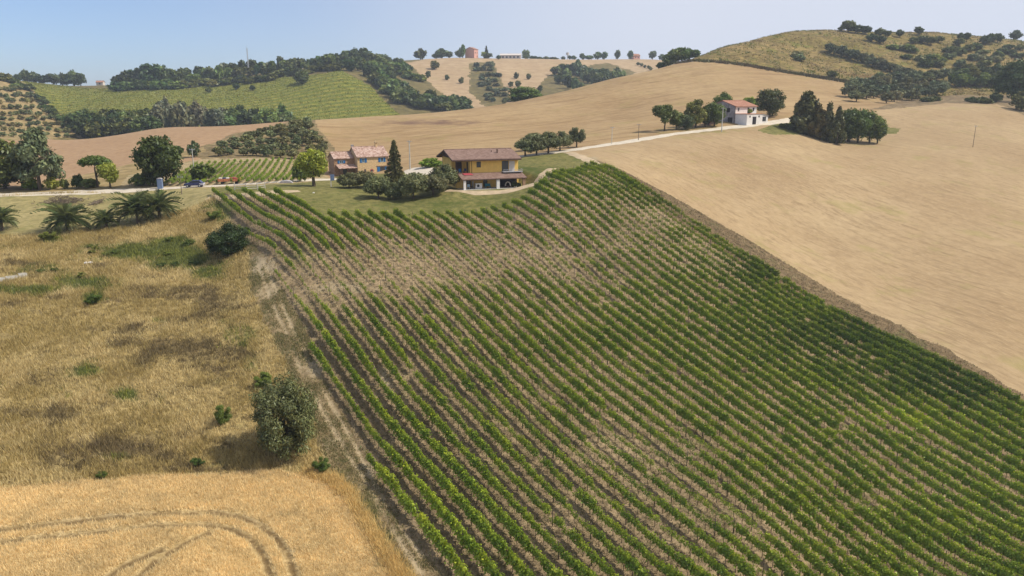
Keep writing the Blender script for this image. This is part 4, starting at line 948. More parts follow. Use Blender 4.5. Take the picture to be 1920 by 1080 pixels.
cluster('olive_tree', 'olive', grove, (20, 26), (22, 30), 'grey-green olive in the grove at the foot of the scrub hill', 'olive tree', 'olives at the foot of the scrub hill', leaf='olive', lod='low', tint=(.8, .86, .85), tmin=335)
cluster('woodland_tree', 'round', along((1782,160),(1870,164),8,4,3) + along((1800,150),(1870,150),6,5,3), (20, 30), (24, 32), 'dark tree in the belt left of the big tree at the right edge', 'tree', 'tree belt at the foot of the scrub hill', leaf='leaf', lod='low', tint=(1., 1., .9), tmin=345)
tpx('broadleaf_tree', 'dense', 1907, 183, 76, 84, 'big dark green tree cut by the right edge of the photo', t=345, leaf='leaf', lod='mid', v=1, tint=(.85, 1.05, .95))
tpx('evergreen_bush', 'dense', 1866, 200, 20, 24, 'round dark bush on the bank near the right edge', 'bush', t=330, leaf='leaf', lod='low')
tpx('evergreen_bush', 'dense', 1914, 214, 34, 40, 'dark bush at the right edge below the big tree', 'bush', t=310, leaf='leaf', lod='low')
cluster('bank_shrub', 'bush', along((1815,190),(1858,194),4,3,1) + along((1735,192),(1760,188),3,3,1), (8, 13), (18, 26), 'low shrub on the bank behind the stubble field', 'shrub', 'shrubs on the bank', leaf='leaf', lod='tiny', tmin=300)
# young vineyard behind the road: narrow rows
ya, yb = np.array(at(300, 350, 165)[0][:2]), np.array(at(545, 340, 165)[0][:2])
for k in range(24):
    f = k / 23.
    p0 = at(238 + 322 * f, 352 - 10 * f, 158)[0]; p1 = at(312 + 272 * f, 312 - 12 * f, 175)[0]
    if k < 5: p1 = at(285 + 30 * f, 332 - 20 * f, 170)[0]
    e = empty('young_vine_row', p0); tag(e, 'thin green row of young vines in the small vineyard behind the road', 'vine row', 'rows of the small vineyard')
    ln = np.linalg.norm((p1 - p0)[:2]); m = max(4, int(ln / 1.15)); an = math.atan2(p1[1] - p0[1], p1[0] - p0[0])
    for i in range(m):
        q = p0 + (p1 - p0) * (i + .5) / m; z = terr(q[0], q[1])[0]
        if _tr.random() < .08: continue
        v = link('vine', _tr.choice(VINES['mid'] if _tr.random() < .6 else VINES['thin']), e, (q[0] - p0[0], q[1] - p0[1], z - p0[2])); v.rotation_euler = (0, 0, an); s = _tr.uniform(.85, 1.1); v.scale = (s, s * .9, s * .8); v.color = (.75, .8, .8, 1)
# ------------------------------------------------------------ buildings
def tile_mat(name, cols, sc=2.2):
    m, nt, b = new_mat(name)
    tc = N(nt, 'ShaderNodeTexCoord').outputs['Object']
    v = N(nt, 'ShaderNodeTexVoronoi', Scale=sc); L(nt, tc, v.inputs['Vector'])
    rp = N(nt, 'ShaderNodeValToRGB'); sx = N(nt, 'ShaderNodeSeparateColor'); L(nt, v.outputs['Color'], sx.inputs[0]); L(nt, sx.outputs[0], rp.inputs[0])
    e = rp.color_ramp.elements; e[0].color = (*cols[0], 1); e[1].color = (*cols[2], 1); q = e.new(.5); q.color = (*cols[1], 1)
    w = N(nt, 'ShaderNodeTexWave', Scale=1.1, Distortion=.6); w.bands_direction = 'X'; L(nt, tc, w.inputs['Vector'])
    n = noise(nt, tc, .7, 4)
    L(nt, mixc(nt, mul(nt, ramp(nt, n, .4, .7), .5), rp.outputs[0], cols[1]), b.inputs['Base Color'])
    bp = N(nt, 'ShaderNodeBump', Strength=.6, Distance=.08); L(nt, w.outputs['Fac'], bp.inputs['Height']); L(nt, bp.outputs[0], b.inputs['Normal'])
    return m
M['tiles_brown'] = tile_mat('roof_tiles_brown', [(.155,.095,.072), (.2,.128,.098), (.245,.163,.13)])
M['tiles_old'] = tile_mat('roof_tiles_old', [(.2,.115,.085), (.37,.245,.19), (.5,.38,.32)], 2.6)
M['tiles_red'] = tile_mat('roof_tiles_red', [(.27,.12,.075), (.32,.16,.105), (.37,.2,.14)])
M['yellow'] = plain('yellow_render', (.76,.49,.13), var=.06, scale=1)
M['orange'] = plain('orange_trim', (.55,.3,.12))
M['brick'] = plain('brick_wall', (.6,.42,.225), var=.2, scale=3.5)
M['brick_dark'] = plain('old_brick_gable', (.36,.22,.13), var=.25, scale=3)
M['white'] = plain('white_render', (.72,.68,.63), var=.06, scale=.8)
M['grey_wall'] = plain('bare_grey_wall', (.3,.27,.26), var=.25, scale=.8)
M['wood'] = plain('dark_wood', (.075,.04,.03), var=.2)
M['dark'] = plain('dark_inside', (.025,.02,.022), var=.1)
M['blue'] = plain('blue_shutter', (.02,.14,.34), var=.1, rough=.5)
M['pale_blue'] = plain('pale_blue_frame', (.45,.6,.7), var=.05)
M['slab'] = plain('grey_slab', (.36,.34,.34), var=.1)
M['glass'] = plain('window_glass', (.04,.045,.05), rough=.12, spec=.6, var=.05)
M['red'] = plain('red_cloth', (.36,.06,.07), var=.15, scale=6)
M['pink'] = plain('pink_render', (.62,.34,.27), var=.08)
M['cream'] = plain('cream_render', (.58,.52,.46), var=.06)
M['metal'] = plain('galvanised_metal', (.42,.43,.44), rough=.5, spec=.5)
M['rust'] = plain('rusty_orange', (.45,.17,.075), var=.2)
M['teal'] = plain('teal_plastic', (.02,.19,.24), rough=.4)
M['sign_blue'] = plain('blue_grey_sheet', (.15,.2,.31), var=.06)
M['tyre'] = plain('tyre_rubber', (.02,.02,.02), var=.05)
M['car_blue'] = plain('dark_blue_paint', (.035,.04,.11), rough=.25, spec=.6, var=.03)
M['car_silver'] = plain('silver_paint', (.5,.49,.52), rough=.3, spec=.6, var=.03)

def window(parent, x0, x1, z0, z1, y, frame, pane='glass', shutters=None, name='window', face='y'):
    """framed opening set into the wall whose outer face is at y (facing -y)"""
    t = .07; b = MB()
    b.box(x0, x1, y - .03, y + .06, z1 - t, z1).box(x0, x1, y - .03, y + .06, z0, z0 + t).box(x0, x0 + t, y - .03, y + .06, z0 + t, z1 - t).box(x1 - t, x1, y - .03, y + .06, z0 + t, z1 - t)
    xm = (x0 + x1) / 2; b.box(xm - .025, xm + .025, y - .02, y + .05, z0 + t, z1 - t)
    w = b.build(name, M[frame], parent)
    MB().box(x0 + t, x1 - t, y - .012, y + .02, z0 + t, z1 - t).build('pane', M[pane], w)
    if shutters:
        sw = shutters
        for a, c in ((x0 - sw, x0 - .02), (x1 + .02, x1 + sw)):
            s = MB(); s.box(a, c, y - .06, y - .02, z0, z1)
            for k in range(5): s.box(a + .05, c - .05, y - .075, y - .06, z0 + (z1 - z0) * (k + .15) / 5, z0 + (z1 - z0) * (k + .75) / 5)
            s.build('shutter', M['blue'], parent)
    return w
def gable_roof(parent, x0, x1, ya, yr, yb, za, zr, zb, mat, th=.16, name='roof'):
    b = MB(); b.slab([(x0, ya, za), (x1, ya, za), (x1, yr, zr), (x0, yr, zr)], th); b.slab([(x0, yr + .003, zr), (x1, yr + .003, zr), (x1, yb, zb), (x0, yb, zb)], th)
    r = b.build(name, M[mat], parent)
    MB().tube([(x0, yr, zr + .02), (x1, yr, zr + .02)], .11, 6).build('ridge_cap', M[mat], r)
    return r
# --- yellow house
p = HOUSE_P
H = empty('yellow_house', p, R(20)); tag(H, 'yellow two-storey house with a brown tiled roof and a tiled porch along its front', 'house')
MB().box(-.6, 13.0, 3.2, 13.8, -.6, 2.88).box(2.4, 12.9, 3.2, 13.8, 2.88, 5.95).box(-.6, 2.397, 6.5, 13.8, 2.88, 5.95).prism_x([(3.25, 5.95), (8.5, 7.2), (13.75, 5.95)], 2.6, 12.85).build('wall', M['yellow'], H)
MB().box(-.4, 13.4, -.4, 3.2, -.7, -.02).box(-1.4, -.4, .5, 5, -.7, -.06).build('porch_floor', M['concrete'], H)
rf = gable_roof(H, -1.7, 13.3, 2.2, 8.5, 14.8, 5.85, 7.5, 5.85, 'tiles_brown', .2)
b = MB(); b.box(9.0, 9.3, 5.6, 5.9, 6.5, 7.45).box(8.95, 9.35, 5.55, 5.95, 7.45, 7.52); b.build('chimney', M['tiles_brown'], rf)
b = MB(); b.box(8.0, 8.12, 6.3, 6.42, 6.8, 7.35); b.build('vent_pipe', M['wood'], rf)
b = MB()
for y0, y1, z0, z1 in ((2.2, 8.5, 5.63, 7.28), (14.8, 8.5, 5.63, 7.28)):
    for x in (-1.66, 13.2): b.hexa([(x, y0, z0 - .12), (x + .08, y0, z0 - .12), (x + .08, y1, z1 - .12), (x, y1, z1 - .12), (x, y0, z0 + .02), (x + .08, y0, z0 + .02), (x + .08, y1, z1 + .02), (x, y1, z1 + .02)])
b.box(-1.6, 13.2, 2.16, 2.26, 5.48, 5.66); b.box(-1.6, 13.2, 14.7, 14.8, 5.48, 5.66)
for x in np.arange(-1.4, 2.4, .75): b.hexa([(x, 2.3, 5.52), (x + .1, 2.3, 5.52), (x + .1, 8.4, 7.1), (x, 8.4, 7.1), (x, 2.3, 5.65), (x + .1, 2.3, 5.65), (x + .1, 8.4, 7.24), (x, 8.4, 7.24)])
b.prism_x([(4.5, 6.0), (8.5, 7.05), (12.5, 6.0)], -1.3, -1.2)
b.build('eaves_timber', M['wood'], H)
for y in (3.3, 13.6): MB().box(-.62, -.4, y - .1, y + .12, 2.88, 5.6).build('post', M['wood'], H)
pr = MB().slab([(-.35, -.35, 2.1), (13.55, -.35, 2.1), (13.55, 3.195, 3.02), (-.35, 3.195, 3.02)], .16).build('porch_roof', M['tiles_brown'], H)
MB().box(-.3, 13.5, -.36, -.24, 1.86, 1.97).build('beam', M['wood'], H)
for x0, x1, mt, lb in ((.0, .5, 'white', None), (7.0, 7.65, 'white', None), (12.7, 13.25, 'brick_dark', 'brick porch pillar')):
    o = MB().box(x0, x1, -.22, .2, -.05, 1.87).build('pillar', M[mt], H)
    if lb: o['label'] = lb
window(H, 3.8, 4.72, 4.1, 5.28, 3.195, 'wood')
window(H, 9.3, 10.75, 3.12, 5.3, 3.195, 'wood', name='door')
o = MB().box(10.85, 12.1, 3.12, 3.19, 3.12, 5.25).box(11.3, 11.34, 3.08, 3.11, 3.12, 5.25).build('shutter_door', M['cream'], H)
bl = MB().box(9.2, 13.5, 1.95, 3.19, 3.02, 3.16).build('balcony', M['slab'], H)
b = MB(); b.box(9.2, 13.5, 1.95, 2.0, 3.55, 3.6).box(13.45, 13.5, 2.0, 3.19, 3.55, 3.6)
for x in np.arange(9.22, 13.5, .3): b.box(x, x + .03, 1.96, 1.99, 3.16, 3.55)
b.build('railing', M['metal'], bl)
MB().box(2.385, 2.395, 4.6, 5.6, 2.9, 5.1).build('door', M['wood'], H)
MB().box(.5, 1.6, 6.47, 6.497, 2.9, 5.1).build('door', M['wood'], H)
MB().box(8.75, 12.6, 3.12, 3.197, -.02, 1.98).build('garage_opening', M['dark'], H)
MB().tube([(2.75, 3.12, .1), (2.75, 3.12, 5.7)], .05, 6).build('drainpipe', M['wood'], H)
window(H, 1.6, 2.5, .5, 1.7, 3.195, 'wood'); window(H, 5.2, 6.1, .1, 1.9, 3.195, 'wood', name='door')
MB().box(-.58, .0, 3.25, 3.3, 2.95, 3.75).build('terrace_rail', M['wood'], H)
HR = H.matrix_basis
def on(Hx, x, y, z):
    a = Hx.rotation_euler[2]; c, s = math.cos(a), math.sin(a); l = Hx.location
    return (l[0] + x * c - y * s, l[1] + x * s + y * c, l[2] + z)
# things in and on the house
e = empty('washing_machine', on(H, 3.6, 1.4, -.02), R(20)); tag(e, 'white machine with a round dark door under the porch', 'washing machine')
MB().box(-.7, .7, -.35, .35, 0, 1.1).build('cabinet', M['white'], e, .03); b = MB(); b.tube([(-.15, -.34, .6), (-.15, -.375, .6)], .27, 14); b.build('round_door', M['dark'], e)
def chair(pos, rz, mat, lab, grp=None):
    e = empty('chair', pos, rz); tag(e, lab, 'chair', grp)
    MB().box(-.25, .25, -.25, .25, .4, .46).build('seat', M[mat], e); MB().box(-.25, .25, .2, .26, .46, .95).build('backrest', M[mat], e)
    for sx in (-.22, .18):
        for sy in (-.22, .18): MB().box(sx, sx + .04, sy, sy + .04, 0, .4).build('leg', M[mat], e)
chair(on(H, 1.45, 1.2, -.02), R(10), 'pale_blue', 'pale blue chair under the left end of the porch'); chair(on(H, 2.1, 1.6, -.02), R(60), 'car_blue', 'dark blue chair under the porch left of the white machine')
chair(on(H, .5, 4.0, 2.9), R(20), 'blue', 'blue chair on the upper terrace next to the corner post'); chair(on(H, 1.6, 4.4, 2.9), R(-30), 'car_blue', 'dark chair on the upper terrace in front of the door')
e = empty('ironing_board', on(H, 2.75, 2.4, -.02), R(20)); tag(e, 'pale upright board leaning under the porch left of the white machine', 'board'); MB().box(-.14, .14, -.03, .03, 0, 1.45).build('panel', M['cream'], e)
e = empty('garden_bench', on(H, 5.7, 1.6, -.02), R(20)); tag(e, 'dark teal bench under the porch beside the white pillar', 'bench')
MB().box(-.6, .6, -.25, .25, .38, .46).build('seat', M['teal'], e); MB().box(-.6, .6, .2, .27, .46, .9).build('backrest', M['teal'], e); MB().box(-.55, -.45, -.2, .2, 0, .38).build('leg', M['teal'], e); MB().box(.45, .55, -.2, .2, 0, .38).build('leg', M['teal'], e)
e = empty('hooded_seat', on(H, 9.9, 1.1, -.02), R(-15)); tag(e, 'pale rounded hooded seat in the dark bay of the porch', 'seat')
b = MB(); n = 12
for k in range(n):
    a0, a1 = math.pi * k / n, math.pi * (k + 1) / n
    b.hexa([(.5*math.cos(a0), -.3, .35+.75*math.sin(a0)), (.6*math.cos(a0), -.3, .35+.9*math.sin(a0)), (.6*math.cos(a1), -.3, .35+.9*math.sin(a1)), (.5*math.cos(a1), -.3, .35+.75*math.sin(a1)),
            (.5*math.cos(a0), .3, .35+.75*math.sin(a0)), (.6*math.cos(a0), .3, .35+.9*math.sin(a0)), (.6*math.cos(a1), .3, .35+.9*math.sin(a1)), (.5*math.cos(a1), .3, .35+.75*math.sin(a1))])
b.build('hood', M['cream'], e); MB().box(-.48, .48, -.28, .28, .02, .36).build('seat', M['wood'], e)
tree('potted_bush', 'bush', on(H, 11.2, .9, -.02), 1.5, 1.3, 'dark bushy plant under the right end of the porch', 'plant', lod='low', leaf='leaf'); tree('potted_bush', 'bush', on(H, 12.1, .7, -.02), 1.1, 1.0, 'dark low plant next to the brick porch pillar', 'plant', lod='low', leaf='leaf')
g = np.random.default_rng(4); gx, gy = np.meshgrid(np.linspace(0, 1.9, 14), np.linspace(0, 1.1, 9)); gz = 2.1 + (gy + 1.75 + .35) * .2595 + .06 + .07 * np.abs(np.sin(gx * 7 + gy * 3))
V = np.stack([gx + .75 - gy * .2, gy + 1.75, gz], -1).reshape(-1, 3); ii = np.arange(14 * 9).reshape(9, 14); F = np.stack([ii[:-1,:-1], ii[:-1,1:], ii[1:,1:], ii[1:,:-1]], -1).reshape(-1, 4)
o = link('red_blanket', mesh_np('red_blanket', V, F, M['red'], True)); o.location = H.location; o.rotation_euler = H.rotation_euler; tag(o, 'crumpled red cloth drying on the porch roof', 'cloth')
so = o.modifiers.new('thick', 'SOLIDIFY'); so.thickness = .03
# --- brick farmhouse
p, t = at(671.5, 330, 170)
Fh = empty('brick_farmhouse', p, R(30)); tag(Fh, 'old brick farmhouse with blue shutters and mottled tiled roofs', 'house')
MB().box(0, 8.3, 0, 7.2, -1, 4.95).prism_x([(.0, 4.95), (3.6, 7.0), (7.2, 4.95)], .003, 8.297).build('wall', M['brick'], Fh)
o = MB().box(-5.4, -.003, 2.3, 7.2, -1, 4.55).prism_x([(2.3, 4.55), (4.75, 5.85), (7.2, 4.55)], -5.397, -.005).build('side_wing', M['brick_dark'], Fh)
rf = gable_roof(Fh, -.25, 8.55, -.35, 3.6, 7.55, 4.85, 7.2, 4.85, 'tiles_old')
b = MB(); b.box(6.2, 6.75, 3.3, 3.9, 6.8, 8.0).box(6.1, 6.85, 3.2, 4.0, 8.0, 8.1); b.prism([(6.1, 8.3), (6.85, 8.3), (6.475, 8.6)], 3.2, 4.0).box(6.12, 6.2, 3.22, 3.98, 8.1, 8.3).box(6.75, 6.83, 3.22, 3.98, 8.1, 8.3); b.build('chimney', M['brick'], rf)
MB().box(-.1, .5, 3.9, 4.5, 6.8, 7.75).build('chimney', M['grey_wall'], rf)
gable_roof(Fh, -5.6, -.26, 2.0, 4.75, 7.5, 4.5, 6.0, 4.5, 'tiles_old')
MB().slab([(-5.0, -.1, 2.15), (-.1, -.1, 2.15), (-.1, 2.29, 2.95), (-5.0, 2.29, 2.95)], .15).build('porch_roof', M['tiles_old'], Fh)
for x in (-4.9, -2.5, -.4): MB().box(x, x + .2, 0, .2, -.9, 2.03).build('post', M['wood'], Fh)
for x0, x1 in ((1.2, 1.95), (6.2, 7.05)):
    window(Fh, x0, x1, 3.35, 4.45, -.005, 'pale_blue', shutters=.55)
window(Fh, 6.0, 7.3, .1, 2.1, -.005, 'wood', shutters=.78, name='door')
MB().box(5.0, 8.2, -.08, -.006, 2.2, 2.32).build('lintel', M['wood'], Fh)
window(Fh, 1.65, 2.25, .8, 1.7, -.005, 'brick_dark')
b = MB(); b.tube([(3.75, -.02, 1.15), (3.75, .01, 1.15)], .5, 16); o = b.build('round_window', M['red'], Fh); b = MB(); b.tube([(3.75, -.03, 1.15), (3.75, .0, 1.15)], .3, 14); b.build('pane', M['glass'], o)
window(Fh, -4.0, -3.0, 3.2, 3.95, 2.295, 'pale_blue', shutters=.5)
window(Fh, -3.2, -2.2, -.2, 1.9, 2.295, 'wood', name='door')
for x in (8.0,): MB().box(x, x + .32, -.1, .2, -1, 4.9).build('corner_pier', M['brick_dark'], Fh)
# --- white house
p, t = at(1377, 231, 200)
Wh = empty('white_house', p, R(32)); tag(Wh, 'white two-storey house with a red roof beside the gravel road', 'house')
MB().box(.003, 10.5, 0, 11.5, -1.5, 5.6).build('wall', M['white'], Wh)
MB().prism_x([(0, 5.6), (5.75, 7.35), (11.5, 5.6), (11.5, -1.5), (0, -1.5)], -.12, .0).build('gable_wall', M['grey_wall'], Wh)
gable_roof(Wh, -.3, 10.8, -.5, 5.75, 12.0, 5.6, 7.5, 5.6, 'tiles_red', .2)
b = MB(); b.box(0, 7.4, -5.2, -.003, -1.5, 3.05).build('annex', M['white'], Wh)
MB().box(-.15, 7.5, -5.35, -.01, 3.053, 3.2).build('terrace_slab', M['rust'], Wh)
MB().prism([(7.403, -1.5), (10.7, -1.5), (10.7, 2.3), (7.403, 3.1)], -5.0, -.003).build('side_annex', M['white'], Wh)
MB().slab([(7.41, -5.2, 3.2), (10.9, -5.2, 2.4), (10.9, .1, 2.4), (7.41, .1, 3.2)], .1).build('side_annex_roof', M['slab'], Wh)
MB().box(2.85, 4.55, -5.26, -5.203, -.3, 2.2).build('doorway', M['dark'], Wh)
for x in (1.15, 5.6): window(Wh, x, x + .6, 1.95, 2.55, -5.205, 'wood')
window(Wh, 7.9, 9.7, .6, 2.2, -5.005, 'slab')
window(Wh, 1.2, 1.9, 3.9, 5.1, -.005, 'slab'); window(Wh, 6.0, 6.8, 3.22, 5.15, -.005, 'wood', name='door'); window(Wh, 8.6, 9.3, 3.9, 5.1, -.005, 'wood')
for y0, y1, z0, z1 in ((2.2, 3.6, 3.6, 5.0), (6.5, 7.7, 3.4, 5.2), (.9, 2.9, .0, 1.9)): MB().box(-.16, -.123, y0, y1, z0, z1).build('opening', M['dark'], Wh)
b = MB(); b.tube([(-.1, -.1, -1.4), (-.1, -.1, 5.4)], .07, 6); b.build('drainpipe', M['wood'], Wh)
e = empty('shed', at(1331, 233, 180)[0], R(30)); tag(e, 'small dark shed with a flat rusty roof under the trees by the white house', 'shed')
MB().box(-1.5, 1.5, -1.2, 1.2, -.5, 1.9).build('wall', M['wood'], e); MB().slab([(-1.8, -1.6, 1.9), (1.8, -1.6, 1.9), (1.8, 1.5, 2.25), (-1.8, 1.5, 2.25)], .1).build('roof', M['rust'], e)
tpx('shrub', 'bush', 1397.5, 220, 9, 9, 'flowering shrub in a tub on the white house terrace', 'shrub', t=250, leaf='leaf_light', lod='tiny').location = on(Wh, 3.2, -3.6, 3.2)
# --- far houses on the skyline
def far_house(name, px, t, L_, D_, hh, rh, rz, wall, roof, lab, wins):
    e = empty(name, stand(px, t), rz); tag(e, lab, 'house')
    MB().box(-L_/2, L_/2, 0, D_, -3, hh).prism_x([(.003, hh), (D_/2, hh + rh), (D_ - .003, hh)], -L_/2 + .003, L_/2 - .003).build('wall', M[wall], e)
    gable_roof(e, -L_/2 - .4, L_/2 + .4, -.5, D_/2, D_ + .5, hh, hh + rh + .2, hh, roof, .25)
    for x, z, w, h in wins: window(e, x - w/2, x + w/2, z, z + h, -.005, 'wood')
    return e
far_house('pink_house', 893, 850, 9, 12, 9.5, 2.2, R(62), 'pink', 'tiles_red', 'pink house among dark trees on the far skyline', [(-2, 5, 1.2, 1.6), (2, 5, 1.2, 1.6), (2, 1.5, 1.2, 1.6)])
far_house('long_barn', 957, 900, 25, 9, 4.6, 1.8, R(-4), 'cream', 'cream', 'long low pale building on the far skyline right of the pink house', [(-9, 1.4, 2.5, 2), (-4.5, 1.4, 2.5, 2), (0, 1.4, 2.5, 2), (4.5, 1.4, 2.5, 2), (9, 1.4, 2.5, 2)])
far_house('skyline_house', 1194, 935, 9, 8, 4.5, 2, R(20), 'pink', 'tiles_red', 'small pinkish house on the far skyline between two lone trees', [(-2, 1.5, 1.2, 1.5), (2, 1.5, 1.2, 1.5)])
far_house('skyline_house', 187, 715, 6, 6, 3, 1.3, R(10), 'cream', 'tiles_red', 'tiny pale house in the skyline gap at the far left', [(0, 1, 1.2, 1.2)])
e = empty('water_tower', stand(1064, 935), 0); tag(e, 'small pale water tower on the far skyline', 'tower'); MB().tube([(0, 0, -2), (0, 0, 6)], .5, 8).build('shaft', M['cream'], e); MB().tube([(0, 0, 6), (0, 0, 9)], 1.9, 10).build('tank', M['cream'], e)

# ------------------------------------------------------------ poles, signs, vehicles, small things
def pole(px, py, h, lab, t=None, r=.11, mat='concrete', arm=True, name='utility_pole', cat='pole'):
    p, tt = (at(px, py, 90) if t is None else (stand(px, t), t))
    e = empty(name, p, _tr.uniform(-.4, .4)); tag(e, lab, cat); H_ = h * tt / FPX
    MB().tube([(0, 0, -.5), (0, 0, H_)], [r, r * .7], 8).build('shaft', M[mat], e)
    if arm:
        b = MB(); b.box(-.6, .6, -.04, .04, H_ - .3, H_ - .2)
        for x in (-.55, 0, .5): b.box(x, x + .06, -.03, .03, H_ - .2, H_ - .02)
        b.build('crossarm', M['metal'], e)
    return e
pole(1353, 247, 44, 'concrete utility pole in front of the white house gable', r=.17)
pole(1588, 251, 38, 'concrete utility pole in front of the green tree clump', r=.15)
pole(1197, 263, 30, 'thin wooden pole beside the middle of the gravel road', mat='post', r=.1)
pole(1147, 270, 32, 'pale thin pole beside the gravel road', r=.1)
pole(1824, 276, 40, 'thin dark pole standing alone in the stubble field', mat='post', r=.09)
pole(769, 312, 54, 'pale concrete pole by the white gravel yard', r=.16, t=184)
pole(366, 345, 62, 'tall pale pole behind the parked car', t=172, r=.12)
pole(341, 364, 34, 'short dark wooden pole beside the gravel road near the car', mat='post', r=.1)
pole(240, 0, 4, 'tiny pole beside the small dark tree at the far left skyline', t=715, r=.1, arm=False)
e = empty('radio_mast', stand(467, 665)); tag(e, 'tall thin radio mast on the left ridge', 'mast'); Hm = 50 * 665 / FPX
b = MB()
for a in range(3): b.tube([(.6 * math.cos(a * 2.094), .55 * math.sin(a * 2.094), -1), (.35 * math.cos(a * 2.094), .35 * math.sin(a * 2.094), Hm)], .17, 5)
for k in range(24):
    z = Hm * k / 24; a = 2.094 * (k % 3); a2 = 2.094 * ((k + 1) % 3); b.tube([(.5 * math.cos(a), .5 * math.sin(a), z), (.48 * math.cos(a2), .48 * math.sin(a2), z + Hm / 24)], .09, 4)
b.build('lattice', M['metal'], e); MB().tube([(0, 0, Hm - .5), (0, 0, Hm + 2.4)], .09, 5).build('antenna', M['metal'], e)
# parked car
p, t = at(365, 351, 120); p[2] += .04
e = empty('parked_car', p, R(8)); tag(e, 'dark blue hatchback with a silver tail parked beside the gravel road', 'car')
b = MB(); prof = [(-2.0, .35), (2.0, .35), (2.02, .75), (1.9, .92), (1.0, .98), (-.9, .95), (-1.85, .82), (-2.02, .6)]; b.prism(prof, -.82, .82); b.build('body', M['car_blue'], e, .06)
b = MB(); b.prism([(-1.0, .93), (1.75, .95), (1.25, 1.45), (-.3, 1.45)], -.7, .7); cab = b.build('cabin', M['car_blue'], e, .05)
for y in (-.715, .7): MB().prism([(-.75, 1.0), (1.5, 1.0), (1.15, 1.38), (-.25, 1.38)], y, y + .015).build('side_window', M['glass'], cab)
MB().add([(-1.04, -.6, .97), (-1.04, .6, .97), (-.36, .6, 1.42), (-.36, -.6, 1.42)], [(0, 1, 2, 3)]).build('windscreen', M['glass'], cab)
MB().box(1.2, 2.045, -.835, .835, .5, .86).build('tail_panel', M['car_silver'], e)
for y in (-.6, .5): MB().box(-2.05, -1.98, y, y + .2, .6, .74).build('headlight', M['car_silver'], e)
for x in (-1.25, 1.25):
    for y in (-.84, .66): b = MB(); b.tube([(x, y, .33), (x, y + .18, .33)], .33, 14); w = b.build('wheel', M['tyre'], e); b = MB(); b.tube([(x, y - .01, .33), (x, y + .19, .33)], .18, 10); b.build('rim', M['metal'], w)
# red trailer with its load
p, t = at(431, 345, 120); p[2] += .04
e = empty('farm_trailer', p, R(14)); tag(e, 'rusty orange flat trailer parked by the small vineyard', 'trailer')
MB().box(-2.4, 2.4, -.9, .9, .62, .74).build('bed', M['rust'], e)
for x0, x1, y0, y1 in ((-2.4, 2.4, -.9, -.85), (-2.4, 2.4, .85, .9), (-2.4, -2.35, -.85, .85), (2.35, 2.4, -.85, .85)): MB().box(x0, x1, y0, y1, .743, 1.2).build('side_board', M['rust'], e)
MB().box(-3.6, -2.4, -.06, .06, .55, .65).build('drawbar', M['rust'], e)
for x in (-1.5, 1.5):
    for y in (-.85, .65): b = MB(); b.tube([(x, y, .34), (x, y + .2, .34)], .34, 12); b.build('wheel', M['tyre'], e)
a = R(14)
for k, (x, mt, cl) in enumerate(((-1.9, 'cream', 'cream'), (-1.1, 'car_blue', 'dark blue'), (-.35, 'cream', 'pale'), (.4, 'red', 'red'), (1.15, 'red', 'dark red'))):
    o = MB().box(-.33, .33, -.5, .5, 0, .62).box(-.28, .28, -.44, .44, .62, .68).build('harvest_bin', M[mt], None, .04); o.location = (p[0] + x * math.cos(a), p[1] + x * math.sin(a), p[2] + .745); o.rotation_euler = (0, 0, a)
    tag(o, f'{cl} bin standing on the trailer, ' + ['leftmost of five', 'second from the left', 'in the middle', 'second from the right', 'rightmost of five'][k], 'bin', 'bins on the trailer')
# blue box by the road
p, t = at(301, 354, 120); e = empty('portable_toilet', p, R(12)); tag(e, 'tall blue-grey cabin by the road under the big leafy tree', 'cabin')
MB().box(-.5, .5, -.5, .5, -.2, 2.15).build('body', M['sign_blue'], e); MB().box(-.38, .38, -.53, -.503, .08, 1.95).build('door', M['sign_blue'], e); MB().prism([(-.55, 2.153), (.55, 2.153), (.3, 2.32), (-.3, 2.32)], -.55, .55).build('roof', M['slab'], e)
# sign by the farmhouse
p, t = at(621, 350, 120); e = empty('road_sign', p, R(12)); tag(e, 'blue-grey notice board on a pale post in front of the farmhouse', 'sign')
MB().box(-.09, .09, -.05, .05, -.3, 2.2).build('post', M['cream'], e); MB().box(-.1, .75, -.09, -.053, 1.3, 2.6).build('board', M['sign_blue'], e)
# rail fence beside the trailer
fp = [at(x, y, 120)[0] for x, y in ((440,356),(462,357),(483,356),(497,354))]
e = empty('rail_fence', fp[0]); tag(e, 'pale wooden rail fence at the top corner of the vineyard', 'fence')
for q in fp: MB().box(q[0]-fp[0][0]-.06, q[0]-fp[0][0]+.06, q[1]-fp[0][1]-.06, q[1]-fp[0][1]+.06, q[2]-fp[0][2]-.3, q[2]-fp[0][2]+1.35).build('post', M['cream'], e)
for i in range(3):
    for z in (.35, .75, 1.15):
        b = MB(); b.tube([fp[i] - fp[0] + (0, 0, z), fp[i+1] - fp[0] + (0, 0, z)], .05, 5); b.build('rail', M['cream'], e)
# covered heap on the yard
p, t = at(536, 343, 120); e = empty('covered_heap', p, .2); tag(e, 'low grey covered heap beside the track left of the bright green tree', 'heap')
b = MB(); b.prism([(-1.6, 0), (1.6, 0), (1.1, .45), (.2, .62), (-.9, .5)], -.6, .6); b.build('cover', M['slab'], e, .08)
